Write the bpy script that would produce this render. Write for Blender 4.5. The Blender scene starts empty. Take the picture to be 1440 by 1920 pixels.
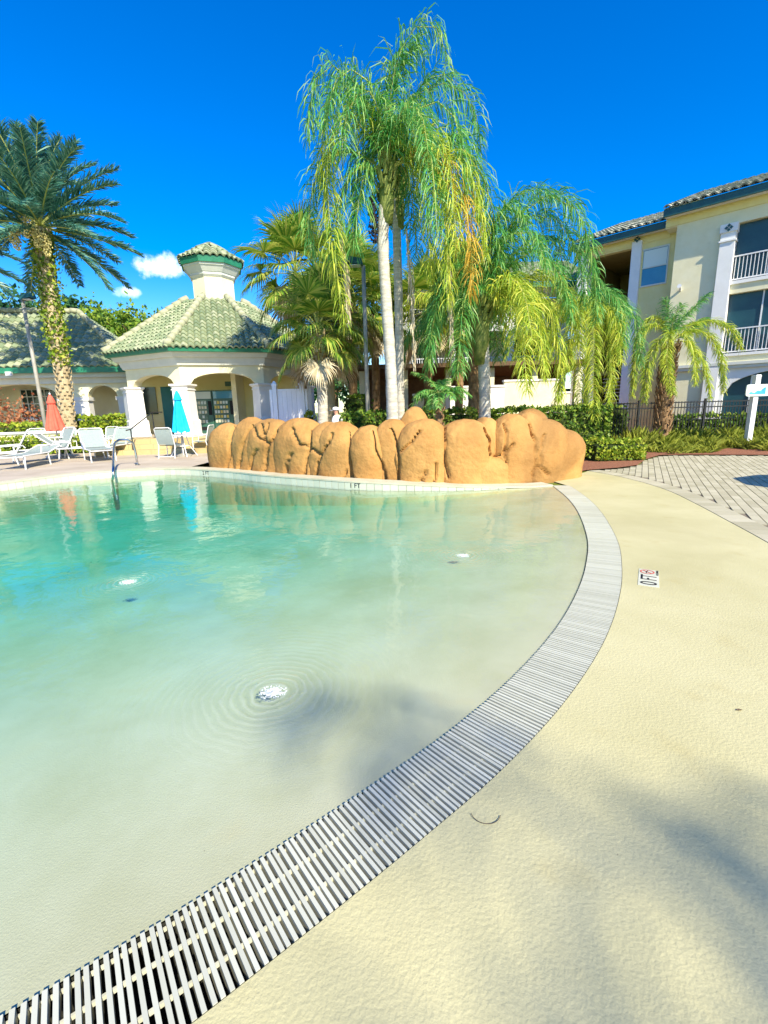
import bpy, bmesh, math, random
import numpy as np
from mathutils import Vector, Matrix, noise
from mathutils.geometry import tessellate_polygon
random.seed(7); RNG = np.random.default_rng(7)
S = bpy.context.scene
COL = S.collection
rad = math.radians

# ------------------------------------------------------------ camera
FPX, CAMH, HORY, ROLL = 860.0, 1.5, 768.0, rad(1.5)
PITCH = math.atan((960 - HORY) / FPX)
_f = Vector((0, math.cos(PITCH), -math.sin(PITCH))); _r = Vector((1, 0, 0)); _u = _r.cross(_f)
CR = _r * math.cos(ROLL) - _u * math.sin(ROLL); CU = _r * math.sin(ROLL) + _u * math.cos(ROLL); CF = _f
CP = Vector((0, 0, CAMH))
cam = bpy.data.cameras.new('camera'); camo = bpy.data.objects.new('camera', cam); COL.objects.link(camo)
cam.sensor_fit = 'VERTICAL'; cam.sensor_height = 24.0; cam.lens = FPX / 1920 * 24.0
cam.clip_start = 0.05; cam.clip_end = 2000
m3 = Matrix((CR, CU, -CF)).transposed()
camo.matrix_world = Matrix.Translation(CP) @ m3.to_4x4()
S.camera = camo

# ------------------------------------------------------------ light
SUN_AZ, SUN_EL = rad(31), rad(38)            # azimuth measured from -Y (behind the camera) towards +X
sdir = Vector((math.sin(SUN_AZ) * math.cos(SUN_EL), -math.cos(SUN_AZ) * math.cos(SUN_EL), math.sin(SUN_EL)))
W = bpy.data.worlds.new('World'); S.world = W; W.use_nodes = True
wn, wl = W.node_tree.nodes, W.node_tree.links
bg = wn['Background']; sky = wn.new('ShaderNodeTexSky'); sky.sky_type = 'NISHITA'; sky.sun_disc = False
sky.sun_elevation = SUN_EL; sky.sun_rotation = math.atan2(sdir.x, sdir.y); sky.air_density = 1.0; sky.dust_density = 0.3; sky.ozone_density = 2.5
hs = wn.new('ShaderNodeHueSaturation'); hs.inputs['Saturation'].default_value = 1.58; hs.inputs['Hue'].default_value = 0.515; hs.inputs['Value'].default_value = .74
wl.new(sky.outputs[0], hs.inputs['Color'])
# two small fair-weather clouds, fixed in the sky by direction
def cloud_dir(px, py): return (CF + CR * ((px - 720) / FPX) - CU * ((py - 960) / FPX)).normalized()
tc = wn.new('ShaderNodeTexCoord')
last = hs.outputs[0]
for (px, py, sx, sy, amt) in ((300, 500, 0.056, 0.027, .85), (238, 549, 0.030, 0.012, 0.55)):
    d = cloud_dir(px, py); side = d.cross(Vector((0, 0, 1))).normalized(); up = side.cross(d)
    def dot(v, src):
        n = wn.new('ShaderNodeVectorMath'); n.operation = 'DOT_PRODUCT'; n.inputs[1].default_value = v; wl.new(src, n.inputs[0]); return n.outputs['Value']
    def mth(op, a, b):
        n = wn.new('ShaderNodeMath'); n.operation = op
        for i, v in enumerate((a, b)):
            if isinstance(v, (int, float)): n.inputs[i].default_value = v
            else: wl.new(v, n.inputs[i])
        return n.outputs[0]
    nz = wn.new('ShaderNodeTexNoise'); nz.inputs['Scale'].default_value = 26; nz.inputs['Detail'].default_value = 7; nz.inputs['Roughness'].default_value = .62
    wl.new(tc.outputs['Generated'], nz.inputs['Vector'])
    a = mth('DIVIDE', dot(side, tc.outputs['Generated']), sx); b = mth('DIVIDE', dot(up, tc.outputs['Generated']), sy)
    r2 = mth('ADD', mth('MULTIPLY', a, a), mth('MULTIPLY', b, b)); fr = dot(d, tc.outputs['Generated'])
    v = mth('SUBTRACT', 0.72, r2); v = mth('ADD', v, mth('MULTIPLY', mth('SUBTRACT', nz.outputs[0], 0.5), 3.0))
    v = mth('MULTIPLY', v, mth('GREATER_THAN', fr, 0.5))
    rp = wn.new('ShaderNodeMapRange'); rp.interpolation_type = 'SMOOTHSTEP'; rp.inputs[1].default_value = 0.0; rp.inputs[2].default_value = 1.0; rp.inputs[4].default_value = amt; wl.new(v, rp.inputs[0])
    mx = wn.new('ShaderNodeMix'); mx.data_type = 'RGBA'; wl.new(rp.outputs[0], mx.inputs[0]); wl.new(last, mx.inputs[6]); mx.inputs[7].default_value = (6.0, 6.2, 7.0, 1)
    last = mx.outputs[2]
wl.new(last, bg.inputs[0]); bg.inputs[1].default_value = 0.15
sl = bpy.data.lights.new('sun', 'SUN'); sl.energy = 3.6; sl.angle = rad(0.55); sl.color = (1.0, 0.91, 0.71)
so = bpy.data.objects.new('sun', sl); COL.objects.link(so); so.rotation_euler = sdir.to_track_quat('Z', 'Y').to_euler(); so.location = (20, -30, 40)
S.view_settings.view_transform = 'Standard'; S.view_settings.look = 'None'; S.view_settings.gamma = 1.0
S.view_settings.exposure = 1.24
S.render.engine = 'CYCLES'; S.cycles.max_bounces = 10; S.cycles.transparent_max_bounces = 24; S.cycles.volume_bounces = 0
S.cycles.caustics_reflective = False; S.cycles.caustics_refractive = False

# ------------------------------------------------------------ pixel helpers (distance always from ground / wall / given depth)
def ray(px, py): return CF + CR * ((px - 720) / FPX) - CU * ((py - 960) / FPX)
def gp(px, py, z=0.0): d = ray(px, py); return CP + d * ((z - CAMH) / d.z)
def at(px, py, Y): d = ray(px, py); return CP + d * (Y / d.y)

# ------------------------------------------------------------ object helpers
def tag(o, label=None, cat=None, group=None, kind=None):
    if label: o['label'] = label
    if cat: o['category'] = cat
    if group: o['group'] = group
    if kind: o['kind'] = kind
    return o
def empty(name, loc, label=None, cat=None, group=None, rz=0.0):
    o = bpy.data.objects.new(name, None); COL.objects.link(o); o.location = loc; o.rotation_euler = (0, 0, rz)
    o.empty_display_size = .2
    return tag(o, label, cat, group)
def link(name, me, parent=None, loc=None):
    o = bpy.data.objects.new(name, me); COL.objects.link(o)
    if parent: o.parent = parent
    if loc is not None: o.location = loc
    return o
def mesh(name, V, Fc, mats, smooth=False, mi=None):
    me = bpy.data.meshes.new(name); me.from_pydata([tuple(v) for v in V], [], [tuple(f) for f in Fc])
    for m in (mats if isinstance(mats, (list, tuple)) else [mats]): me.materials.append(m)
    if mi is not None: me.polygons.foreach_set('material_index', mi)
    if smooth: me.polygons.foreach_set('use_smooth', [True] * len(me.polygons))
    me.update(); return me
def copy_tree(o, parent=None):
    c = o.copy(); COL.objects.link(c); c.parent = parent
    for ch in list(o.children): copy_tree(ch, c)
    return c
class MB:
    def __init__(s): s.v = []; s.f = []
    def add(s, V, Fc):
        b = len(s.v); s.v += [Vector(v) for v in V]; s.f += [tuple(b + i for i in f) for f in Fc]; return s
    def box(s, c, size, ax=None):
        ex, ey, ez = ax if ax else (Vector((1, 0, 0)), Vector((0, 1, 0)), Vector((0, 0, 1)))
        c = Vector(c); hx, hy, hz = [k / 2 for k in size]
        V = [c + ex * (sx * hx) + ey * (sy * hy) + ez * (sz * hz) for sz in (-1, 1) for sx, sy in ((-1, -1), (1, -1), (1, 1), (-1, 1))]
        return s.add(V, [(0, 3, 2, 1), (4, 5, 6, 7), (0, 1, 5, 4), (1, 2, 6, 5), (2, 3, 7, 6), (3, 0, 4, 7)])
    def bb(s, x0, x1, y0, y1, z0, z1): return s.box(((x0 + x1) / 2, (y0 + y1) / 2, (z0 + z1) / 2), (abs(x1 - x0), abs(y1 - y0), abs(z1 - z0)))
    def frustum(s, c, w0, w1, z0, z1, ax=None):
        ex, ey = ax if ax else (Vector((1, 0, 0)), Vector((0, 1, 0))); c = Vector(c)
        V = []
        for w, z in ((w0, z0), (w1, z1)):
            for sx, sy in ((-1, -1), (1, -1), (1, 1), (-1, 1)): V.append(c + ex * (sx * w / 2) + ey * (sy * w / 2) + Vector((0, 0, z)))
        return s.add(V, [(0, 3, 2, 1), (4, 5, 6, 7), (0, 1, 5, 4), (1, 2, 6, 5), (2, 3, 7, 6), (3, 0, 4, 7)])
    def tube(s, pts, r, seg=8, cap=True):
        pts = [Vector(p) for p in pts]; n = len(pts); rs = r if isinstance(r, (list, tuple)) else [r] * n
        V = []; prev = None
        for i, p in enumerate(pts):
            t = (pts[min(i + 1, n - 1)] - pts[max(i - 1, 0)]).normalized()
            a = prev if prev is not None else (Vector((0, 0, 1)) if abs(t.z) < .9 else Vector((1, 0, 0)))
            a = (a - t * a.dot(t)).normalized(); prev = a; b = t.cross(a)
            for k in range(seg):
                q = 2 * math.pi * k / seg; V.append(p + (a * math.cos(q) + b * math.sin(q)) * rs[i])
        Fc = [(i * seg + k, i * seg + (k + 1) % seg, (i + 1) * seg + (k + 1) % seg, (i + 1) * seg + k) for i in range(n - 1) for k in range(seg)]
        if cap: Fc += [tuple(range(seg))[::-1], tuple((n - 1) * seg + k for k in range(seg))]
        return s.add(V, Fc)
    def lathe(s, prof, seg=24, c=(0, 0, 0), rot=0.0):
        c = Vector(c); V = [c + Vector((r * math.cos(2 * math.pi * k / seg + rot), r * math.sin(2 * math.pi * k / seg + rot), z)) for r, z in prof for k in range(seg)]
        n = len(prof)
        Fc = [(i * seg + k, i * seg + (k + 1) % seg, (i + 1) * seg + (k + 1) % seg, (i + 1) * seg + k) for i in range(n - 1) for k in range(seg)]
        Fc += [tuple(range(seg))[::-1], tuple((n - 1) * seg + k for k in range(seg))]
        return s.add(V, Fc)
    def poly(s, pts, z=None):
        P = [Vector((p[0], p[1], p[2] if z is None else z)) for p in pts]
        tr = tessellate_polygon([[Vector((p.x, p.y, 0)) for p in P]])
        Fc = []
        for a, b, c in tr:
            nz = (P[b].x - P[a].x) * (P[c].y - P[a].y) - (P[b].y - P[a].y) * (P[c].x - P[a].x)
            Fc.append((a, b, c) if nz > 0 else (a, c, b))
        return s.add(P, Fc)
    def strip(s, A, B):
        n = len(A); return s.add(list(A) + list(B), [(i, i + 1, n + i + 1, n + i) for i in range(n - 1)])
    def build(s, name, mat, parent=None, smooth=False, loc=None):
        return link(name, mesh(name, s.v, s.f, mat, smooth), parent, loc)

# ------------------------------------------------------------ materials
MATS = {}
def mat(name, c1, c2=None, scale=6.0, rough=.7, bump=0.0, bscale=None, spec=.3, metal=0.0, island=False, objrand=False, detail=5, stretch=None, trans=0.0, c3=None):
    if name in MATS: return MATS[name]
    m = bpy.data.materials.new(name); m.use_nodes = True; n, l = m.node_tree.nodes, m.node_tree.links
    p = n['Principled BSDF']; p.inputs['Roughness'].default_value = rough; p.inputs['Specular IOR Level'].default_value = spec; p.inputs['Metallic'].default_value = metal
    t = n.new('ShaderNodeTexCoord'); vec = t.outputs['Object']
    if stretch:
        mp = n.new('ShaderNodeMapping'); mp.inputs['Scale'].default_value = stretch; l.new(vec, mp.inputs[0]); vec = mp.outputs[0]
    if c2:
        nz = n.new('ShaderNodeTexNoise'); nz.inputs['Scale'].default_value = scale; nz.inputs['Detail'].default_value = detail; nz.inputs['Roughness'].default_value = .6; l.new(vec, nz.inputs['Vector'])
        fac = nz.outputs[0]
        src = None
        if island: g = n.new('ShaderNodeNewGeometry'); src = g.outputs['Random Per Island']
        if objrand:
            oi = n.new('ShaderNodeObjectInfo')
            if src is None: src = oi.outputs['Random']
            else:
                ad = n.new('ShaderNodeMath'); ad.operation = 'ADD'; l.new(src, ad.inputs[0]); l.new(oi.outputs['Random'], ad.inputs[1]); fr = n.new('ShaderNodeMath'); fr.operation = 'FRACT'; l.new(ad.outputs[0], fr.inputs[0]); src = fr.outputs[0]
        if src is not None:
            mx = n.new('ShaderNodeMath'); mx.operation = 'MULTIPLY_ADD'; l.new(src, mx.inputs[0]); mx.inputs[1].default_value = .7
            ml = n.new('ShaderNodeMath'); ml.operation = 'MULTIPLY'; l.new(fac, ml.inputs[0]); ml.inputs[1].default_value = .3; l.new(ml.outputs[0], mx.inputs[2]); fac = mx.outputs[0]
        r = n.new('ShaderNodeValToRGB'); l.new(fac, r.inputs[0])
        lo, hi = (.08, .92) if src is not None else (.32, .68)
        r.color_ramp.elements[0].position = lo; r.color_ramp.elements[1].position = hi
        r.color_ramp.elements[0].color = (*c1, 1); r.color_ramp.elements[1].color = (*c2, 1)
        if c3: e = r.color_ramp.elements.new(.5); e.color = (*c3, 1)
        l.new(r.outputs[0], p.inputs['Base Color']); csrc = r.outputs[0]
    else:
        p.inputs['Base Color'].default_value = (*c1, 1); csrc = None
    if bump:
        nb = n.new('ShaderNodeTexNoise'); nb.inputs['Scale'].default_value = bscale or scale * 3; nb.inputs['Detail'].default_value = 6; l.new(vec, nb.inputs['Vector'])
        b = n.new('ShaderNodeBump'); b.inputs['Strength'].default_value = 1.0; b.inputs['Distance'].default_value = bump; l.new(nb.outputs[0], b.inputs['Height']); l.new(b.outputs[0], p.inputs['Normal'])
    if trans:
        tr = n.new('ShaderNodeBsdfTranslucent'); ms = n.new('ShaderNodeMixShader'); ms.inputs[0].default_value = trans
        if csrc: l.new(csrc, tr.inputs[0])
        else: tr.inputs[0].default_value = (*c1, 1)
        l.new(p.outputs[0], ms.inputs[1]); l.new(tr.outputs[0], ms.inputs[2]); l.new(ms.outputs[0], n['Material Output'].inputs[0])
    MATS[name] = m; return m
M = dict(
    deck=mat('spray_deck', (.485, .445, .235), (.57, .525, .30), .9, .75, .0030, 80, spec=.25),
    fardeck=mat('far_deck', (.46, .38, .29), (.56, .48, .38), 1.2, .8, .002, 60),
    coping=mat('coping', (.50, .46, .32), (.60, .56, .42), 3, .7, .002, 80),
    wtile=mat('waterline_tile', (.52, .54, .42), (.66, .65, .52), 5, .35, spec=.5, objrand=True),
    plaster=mat('pool_plaster', (.45, .45, .27), (.56, .56, .38), 1.3, .8, .0015, 140, detail=8),
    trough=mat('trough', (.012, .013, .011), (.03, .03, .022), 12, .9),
    grate=mat('white_grate', (.47, .47, .37), (.60, .60, .49), 7, .5, objrand=True, island=True, spec=.4),
    paver=mat('paver', (.37, .34, .225), (.53, .49, .355), 6, .85, .002, 90, objrand=True, island=True),
    sand=mat('joint_sand', (.16, .13, .09), (.24, .20, .15), 20, .95),
    mulch=mat('mulch', (.20, .07, .035), (.38, .17, .10), 30, .95, .02, 60, detail=8),
    lawn=mat('lawn', (.10, .15, .02), (.22, .26, .04), 4, .95, .02, 60),
    stucco=mat('cream_stucco', (.78, .72, .46), (.83, .78, .54), 2.5, .85, .003, 60),
    stuccow=mat('white_stucco', (.78, .77, .74), (.84, .83, .80), 2.5, .8, .0015, 60),
    trim=mat('grey_trim', (.62, .64, .58), (.70, .71, .64), 3, .7),
    yellow=mat('yellow_stucco', (.80, .69, .30), (.85, .75, .37), 2.5, .85, .003, 60),
    olive=mat('olive_shade', (.26, .21, .07), (.33, .27, .10), 2.5, .85),  # dark olive stands in for the shade inside the stairwell
    gutter=mat('green_gutter', (.015, .16, .085), (.025, .22, .12), 4, .4, spec=.5),
    dkgutter=mat('dark_gutter', (.015, .07, .075), (.02, .10, .10), 4, .4, spec=.5),
    tile=mat('roof_tile', (.15, .21, .12), (.40, .42, .28), 3, .75, .004, 30, island=True, objrand=True, c3=(.27, .32, .18)),
    tiledk=mat('roof_tile_dark', (.16, .18, .12), (.62, .60, .48), 3, .7, .004, 30, island=True, objrand=True, c3=(.32, .33, .25)),
    hipcap=mat('hip_cap', (.32, .34, .21), (.44, .44, .30), 5, .75),
    roofbase=mat('roof_underlay', (.06, .08, .05), (.10, .12, .07), 5, .9),
    glassd=mat('dark_glass', (.01, .03, .025), (.02, .05, .045), 1.5, .08, spec=.6),
    screen=mat('dark_screen', (.01, .05, .075), (.02, .08, .10), 1.2, .35, spec=.5),
    blueglass=mat('blue_glass', (.05, .22, .36), (.08, .30, .44), 1.0, .08, spec=.7),
    white=mat('white_paint', (.72, .72, .72), (.78, .78, .78), 4, .45, spec=.4),
    vinyl=mat('white_vinyl', (.82, .84, .88), (.87, .88, .90), 4, .4, spec=.4),
    sling=mat('sling_fabric', (.24, .30, .29), (.34, .40, .38), 40, .85),
    steel=mat('steel', (.55, .56, .56), None, rough=.22, metal=1.0),
    iron=mat('black_iron', (.012, .014, .016), (.025, .028, .03), 8, .5),
    grpole=mat('pole_metal', (.30, .29, .25), (.40, .38, .33), 5, .5, spec=.4),
    rock=mat('faux_rock', (.39, .195, .055), (.53, .29, .092), 1.7, .85, .020, 14, detail=10),
    stone=mat('step_stone', (.42, .31, .13), (.62, .50, .26), 8, .85, .006, 30, objrand=True),
    coral=mat('coral_canvas', (.74, .11, .07), (.82, .16, .10), 6, .85),
    cyan=mat('cyan_canvas', (.0, .42, .74), (.02, .50, .82), 6, .85),
    black=mat('black_print', (.012, .012, .014)),
    red=mat('red_print', (.55, .10, .08)),
    doorteal=mat('teal_door', (.03, .16, .16), (.05, .20, .20), 2, .4),
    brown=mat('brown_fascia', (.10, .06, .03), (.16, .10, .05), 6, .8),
    darkin=mat('dark_interior', (.03, .03, .02), (.05, .045, .03), 2, .9),
    qtrunk=mat('grey_trunk', (.42, .38, .30), (.68, .64, .55), 5, .9, .012, 24, stretch=(1, 1, 5)),
    btrunk=mat('brown_trunk', (.16, .09, .04), (.36, .23, .12), 6, .95, .02, 30),
    dtrunk=mat('date_trunk', (.34, .26, .14), (.58, .48, .30), 8, .95, .02, 24, island=True),
    shaft=mat('crownshaft', (.10, .16, .03), (.28, .30, .08), 7, .8, .01, 24),
    rachis=mat('rachis', (.30, .36, .08), (.46, .46, .14), 5, .6),
    queen=mat('queen_leaf', (.035, .22, .06), (.46, .62, .16), 3, .45, island=True, trans=.35, c3=(.13, .42, .08), spec=.5),
    queeny=mat('queen_leaf_yellow', (.20, .38, .035), (.78, .74, .10), 3, .5, island=True, trans=.35, c3=(.44, .55, .05), spec=.4),
    queeno=mat('queen_leaf_old', (.55, .30, .03), (.80, .62, .12), 3, .6, island=True, trans=.3, c3=(.70, .45, .06)),
    dead=mat('dead_leaf', (.42, .34, .20), (.72, .64, .46), 3, .8, island=True, trans=.15),
    date=mat('date_leaf', (.02, .11, .10), (.28, .46, .30), 3, .4, island=True, trans=.25, c3=(.07, .24, .17), spec=.5),
    fan=mat('fan_leaf', (.06, .20, .02), (.62, .58, .13), 3, .5, island=True, trans=.3, c3=(.28, .40, .045), spec=.4),
    hedge=mat('hedge_leaf', (.035, .10, .012), (.36, .42, .05), 3, .5, island=True, trans=.25, c3=(.12, .23, .025)),
    hedgey=mat('bright_leaf', (.10, .20, .015), (.58, .58, .07), 3, .5, island=True, trans=.3, c3=(.27, .38, .03)),
    dkleaf=mat('tree_leaf', (.012, .07, .03), (.12, .26, .06), 3, .5, island=True, trans=.25, c3=(.035, .13, .045)),
    bamboo=mat('bamboo_leaf', (.06, .20, .02), (.34, .44, .05), 3, .5, island=True, trans=.3),
    redleaf=mat('red_leaf', (.30, .07, .04), (.60, .30, .16), 3, .5, island=True, trans=.3, c3=(.40, .17, .07)),
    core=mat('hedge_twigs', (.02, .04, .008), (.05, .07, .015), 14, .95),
    grassm=mat('grass_blade', (.12, .17, .01), (.36, .38, .05), 3, .6, island=True, trans=.3),
    fruit=mat('date_fruit', (.58, .48, .16), (.78, .70, .34), 12, .6, island=True),
    seed=mat('dark_seed', (.02, .02, .03), (.05, .045, .05), 12, .6),
    foam=mat('foam', (.85, .88, .90), (.92, .94, .95), 30, .5, .01, 60),
    skin=mat('skin', (.50, .25, .17), (.60, .32, .22), 8, .55),
    cloth=mat('white_cloth', (.80, .81, .80), (.88, .88, .87), 10, .9),
    shorts=mat('navy_cloth', (.03, .05, .10), (.05, .07, .13), 10, .9),
    signb=mat('sign_board', (.72, .80, .74), None, rough=.4),
    signblue=mat('sign_blue', (.03, .30, .52), (.12, .50, .66), 4, .4),
    vend=mat('machine_shell', (.03, .10, .07), (.05, .14, .10), 3, .35, spec=.5),
    vglass=mat('machine_glass', (.05, .12, .10), (.10, .20, .17), 6, .12, spec=.6),
    can1=mat('pack_cream', (.65, .62, .45)), can2=mat('pack_pale', (.55, .65, .62)), can3=mat('pack_gold', (.62, .50, .12)),
    twig=mat('twig', (.08, .05, .03)), carwin=mat('car_glass', (.10, .18, .28), None, rough=.1, spec=.6),
)

def wear(m, crack=0.0, stain=.25, col=(.30, .26, .14)):
    n, l = m.node_tree.nodes, m.node_tree.links; p = n['Principled BSDF']; src = p.inputs['Base Color'].links[0].from_socket; t = n.new('ShaderNodeTexCoord')
    def ramp(inp, a, b, amt):
        r = n.new('ShaderNodeMapRange'); r.inputs[1].default_value = a; r.inputs[2].default_value = b; r.inputs[3].default_value = 0; r.inputs[4].default_value = amt; l.new(inp, r.inputs[0]); return r.outputs[0]
    def mixin(f, c):
        nonlocal src
        x = n.new('ShaderNodeMix'); x.data_type = 'RGBA'; l.new(f, x.inputs[0]); l.new(src, x.inputs[6]); x.inputs[7].default_value = (*c, 1); src = x.outputs[2]
    z = n.new('ShaderNodeTexNoise'); z.inputs['Scale'].default_value = .55; z.inputs['Detail'].default_value = 8; z.inputs['Distortion'].default_value = 1.2; l.new(t.outputs['Object'], z.inputs['Vector']); mixin(ramp(z.outputs[0], .50, .72, stain), col)
    z = n.new('ShaderNodeTexNoise'); z.inputs['Scale'].default_value = 2.6; z.inputs['Detail'].default_value = 6; l.new(t.outputs['Object'], z.inputs['Vector']); mixin(ramp(z.outputs[0], .60, .78, stain * .9), (col[0] * 1.1, col[1], col[2] * .8))
    v = n.new('ShaderNodeTexVoronoi'); v.inputs['Scale'].default_value = 9; v.inputs['Randomness'].default_value = 1; l.new(t.outputs['Object'], v.inputs['Vector']); mixin(ramp(v.outputs['Distance'], .035, .015, .55), (.10, .08, .05))
    if crack:
        zz = n.new('ShaderNodeTexNoise'); zz.inputs['Scale'].default_value = 3; l.new(t.outputs['Object'], zz.inputs['Vector']); mp = n.new('ShaderNodeVectorMath'); mp.operation = 'MULTIPLY_ADD'; mp.inputs[1].default_value = (.35, .35, 0); l.new(zz.outputs['Color'], mp.inputs[0]); l.new(t.outputs['Object'], mp.inputs[2])
        e = n.new('ShaderNodeTexVoronoi'); e.feature = 'DISTANCE_TO_EDGE'; e.inputs['Scale'].default_value = .33; l.new(mp.outputs[0], e.inputs['Vector']); mixin(ramp(e.outputs['Distance'], .0016, .0004, crack), (.16, .13, .08))
    l.new(src, p.inputs['Base Color'])
wear(M['deck'], 0, .45, (.38, .34, .17)); wear(M['fardeck'], 0, .35, (.28, .23, .16)); wear(M['plaster'], 0, .35, (.42, .36, .14)); wear(M['rock'], 0, .5, (.16, .09, .03))
wear(M['stucco'], 0, .16, (.40, .34, .18)); wear(M['stuccow'], 0, .14, (.45, .44, .38)); wear(M['grate'], 0, .35, (.36, .32, .20))
fm = M['foam'].node_tree; fx = fm.nodes.new('ShaderNodeMixShader'); ft_ = fm.nodes.new('ShaderNodeBsdfTransparent'); fx.inputs[0].default_value = .5      # froth lets half the light through
fm.links.new(fm.nodes['Principled BSDF'].outputs[0], fx.inputs[1]); fm.links.new(ft_.outputs[0], fx.inputs[2]); fm.links.new(fx.outputs[0], fm.nodes['Material Output'].inputs[0])
# ------------------------------------------------------------ pool outline
def smooth(P, n):
    P = [Vector((p[0], p[1], 0)) for p in P]; out = []
    cum = [0]
    Q = []
    for i in range(len(P) - 1):
        p0 = P[max(i - 1, 0)]; p1 = P[i]; p2 = P[i + 1]; p3 = P[min(i + 2, len(P) - 1)]
        for k in range(12):
            t = k / 12; Q.append(.5 * ((2 * p1) + (p2 - p0) * t + (2 * p0 - 5 * p1 + 4 * p2 - p3) * t * t + (3 * p1 - p0 - 3 * p2 + p3) * t ** 3))
    Q.append(P[-1])
    for a, b in zip(Q, Q[1:]): cum.append(cum[-1] + (b - a).length)
    j = 0
    for i in range(n):
        d = cum[-1] * i / (n - 1)
        while j < len(Q) - 2 and cum[j + 1] < d: j += 1
        f = (d - cum[j]) / max(1e-9, cum[j + 1] - cum[j]); out.append(Q[j].lerp(Q[j + 1], min(1, f)))
    return out, cum[-1]
near_pts = [(3.22, 8.62), (3.02, 7.4), (2.74, 6.3), (2.31, 5.04), (1.92, 4.18), (1.56, 3.52), (1.15, 2.89), (.70, 2.33), (.28, 1.9), (-.07, 1.6), (-.47, 1.28), (-.83, 1.01), (-1.4, .64), (-2.2, .2), (-3.4, -.3), (-5.2, -.7), (-7.4, -.3), (-9.0, 1.2), (-9.8, 3.2)]
far_pts = [(3.22, 8.62), (2.84, 8.52), (2.1, 8.46), (1.41, 8.46), (.42, 8.58), (-.54, 8.84), (-1.3, 9.26), (-2.6, 10.1), (-3.4, 10.75), (-4.3, 11.35), (-5.1, 11.75), (-5.9, 11.88), (-6.9, 11.6), (-7.7, 11.0), (-8.25, 10.0), (-8.6, 9.0), (-9.2, 7.0), (-9.7, 5.0), (-9.8, 3.2)]
NB = 240
near, nlen = smooth(near_pts, NB); far, flen = smooth(far_pts, NB)
GW = .315
def offs(C, d):
    out = []
    for i, p in enumerate(C):
        t = (C[min(i + 1, len(C) - 1)] - C[max(i - 1, 0)]).normalized(); out.append(p + Vector((-t.y, t.x, 0)) * d)
    return out
gin = near; gout = offs(near, GW)
if (gout[NB // 3] - Vector((0, 0, 0))).length > (gin[NB // 3]).length: gout = offs(near, -GW)
SIGN = 1 if (gout[NB // 3] - offs(near, GW)[NB // 3]).length < 1e-6 else -1
nearA = np.array([[p.x, p.y] for p in near])
def depth(p):
    d = np.min(np.hypot(nearA[:, 0] - p.x, nearA[:, 1] - p.y)); return min(1.15, .085 * d + .012 * max(0, d - 4))
def zdeck(x): t = min(1, max(0, (x + 1.0) / 4.2)); t = t * t * (3 - 2 * t); return .15 * (1 - t) + .012 * t

# floor, water
K = 30
Vf = []; Vt = []
for i in range(NB):
    for k in range(K + 1):
        u = k / K; u = u ** 1.3; p = near[i].lerp(far[i], u); d = depth(p)
        Vf.append((p.x, p.y, -.006 - d)); Vt.append((p.x, p.y, 0.0))
quads = [(i * (K + 1) + k, (i + 1) * (K + 1) + k, (i + 1) * (K + 1) + k + 1, i * (K + 1) + k + 1) for i in range(NB - 1) for k in range(K)]
def upface(V, Fc):
    a, b, c = [Vector(V[j]) for j in Fc[len(Fc) // 2][:3]]
    return Fc if (b - a).cross(c - a).z > 0 else [f[::-1] for f in Fc]
quads = upface(Vt, quads)
tag(link('pool_floor', mesh('pool_floor', Vf, quads, M['plaster'], True)), kind='structure')
# closed body of water
n0 = len(Vt); Vb = [(x, y, z - .004) for x, y, z in Vf]; allV = Vt + Vb
Fw = list(quads) + [tuple(n0 + j for j in f[::-1]) for f in quads]
rim = [i * (K + 1) for i in range(NB)]; rim2 = [i * (K + 1) + K for i in range(NB)]
for L in (rim, rim2):
    for a, b in zip(L, L[1:]): Fw.append((a, b, n0 + b, n0 + a))
wm = bpy.data.materials.new('pool_water'); wm.use_nodes = True; n, l = wm.node_tree.nodes, wm.node_tree.links
n.remove(n['Principled BSDF']); out = n['Material Output']
trn = n.new('ShaderNodeBsdfTransparent'); trn.inputs[0].default_value = (1, 1, 1, 1)
gl = n.new('ShaderNodeBsdfGlossy'); gl.inputs['Roughness'].default_value = .015
fr = n.new('ShaderNodeLayerWeight'); fr.inputs['Blend'].default_value = .5; mxs = n.new('ShaderNodeMixShader')
tcw = n.new('ShaderNodeTexCoord')
BUB = [gp(512, 1298), gp(868, 1042), gp(240, 1092)]
BR = [.8, .55, .5]
hsum = None; crest_glint = None
nzf = n.new('ShaderNodeTexNoise'); nzf.inputs['Scale'].default_value = 16; nzf.inputs['Detail'].default_value = 3; l.new(tcw.outputs['Object'], nzf.inputs['Vector'])
def wmath(op, *a):
    x = n.new('ShaderNodeMath'); x.operation = op
    for i, v in enumerate(a):
        if isinstance(v, (int, float)): x.inputs[i].default_value = v
        else: l.new(v, x.inputs[i])
    return x.outputs[0]
nzd = n.new('ShaderNodeTexNoise'); nzd.inputs['Scale'].default_value = 7; nzd.inputs['Detail'].default_value = 4; l.new(tcw.outputs['Object'], nzd.inputs['Vector'])
for b, R_ in zip(BUB, BR):
    vd = n.new('ShaderNodeVectorMath'); vd.operation = 'DISTANCE'; vd.inputs[1].default_value = (b.x, b.y, 0); l.new(tcw.outputs['Object'], vd.inputs[0]); dd = vd.outputs['Value']
    ph = wmath('ADD', wmath('MULTIPLY', dd, 130.0), wmath('MULTIPLY', nzd.outputs[0], 9.0))
    wv = wmath('MULTIPLY', wmath('SINE', ph), wmath('POWER', 2.718, wmath('MULTIPLY', dd, -3.2 / R_)))
    cw = wmath('MULTIPLY', wv, nzf.outputs[0]); crest_glint = cw if crest_glint is None else wmath('ADD', crest_glint, cw)
    wv = wmath('MULTIPLY', wv, .0042)
    hsum = wv if hsum is None else wmath('ADD', hsum, wv)
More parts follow.
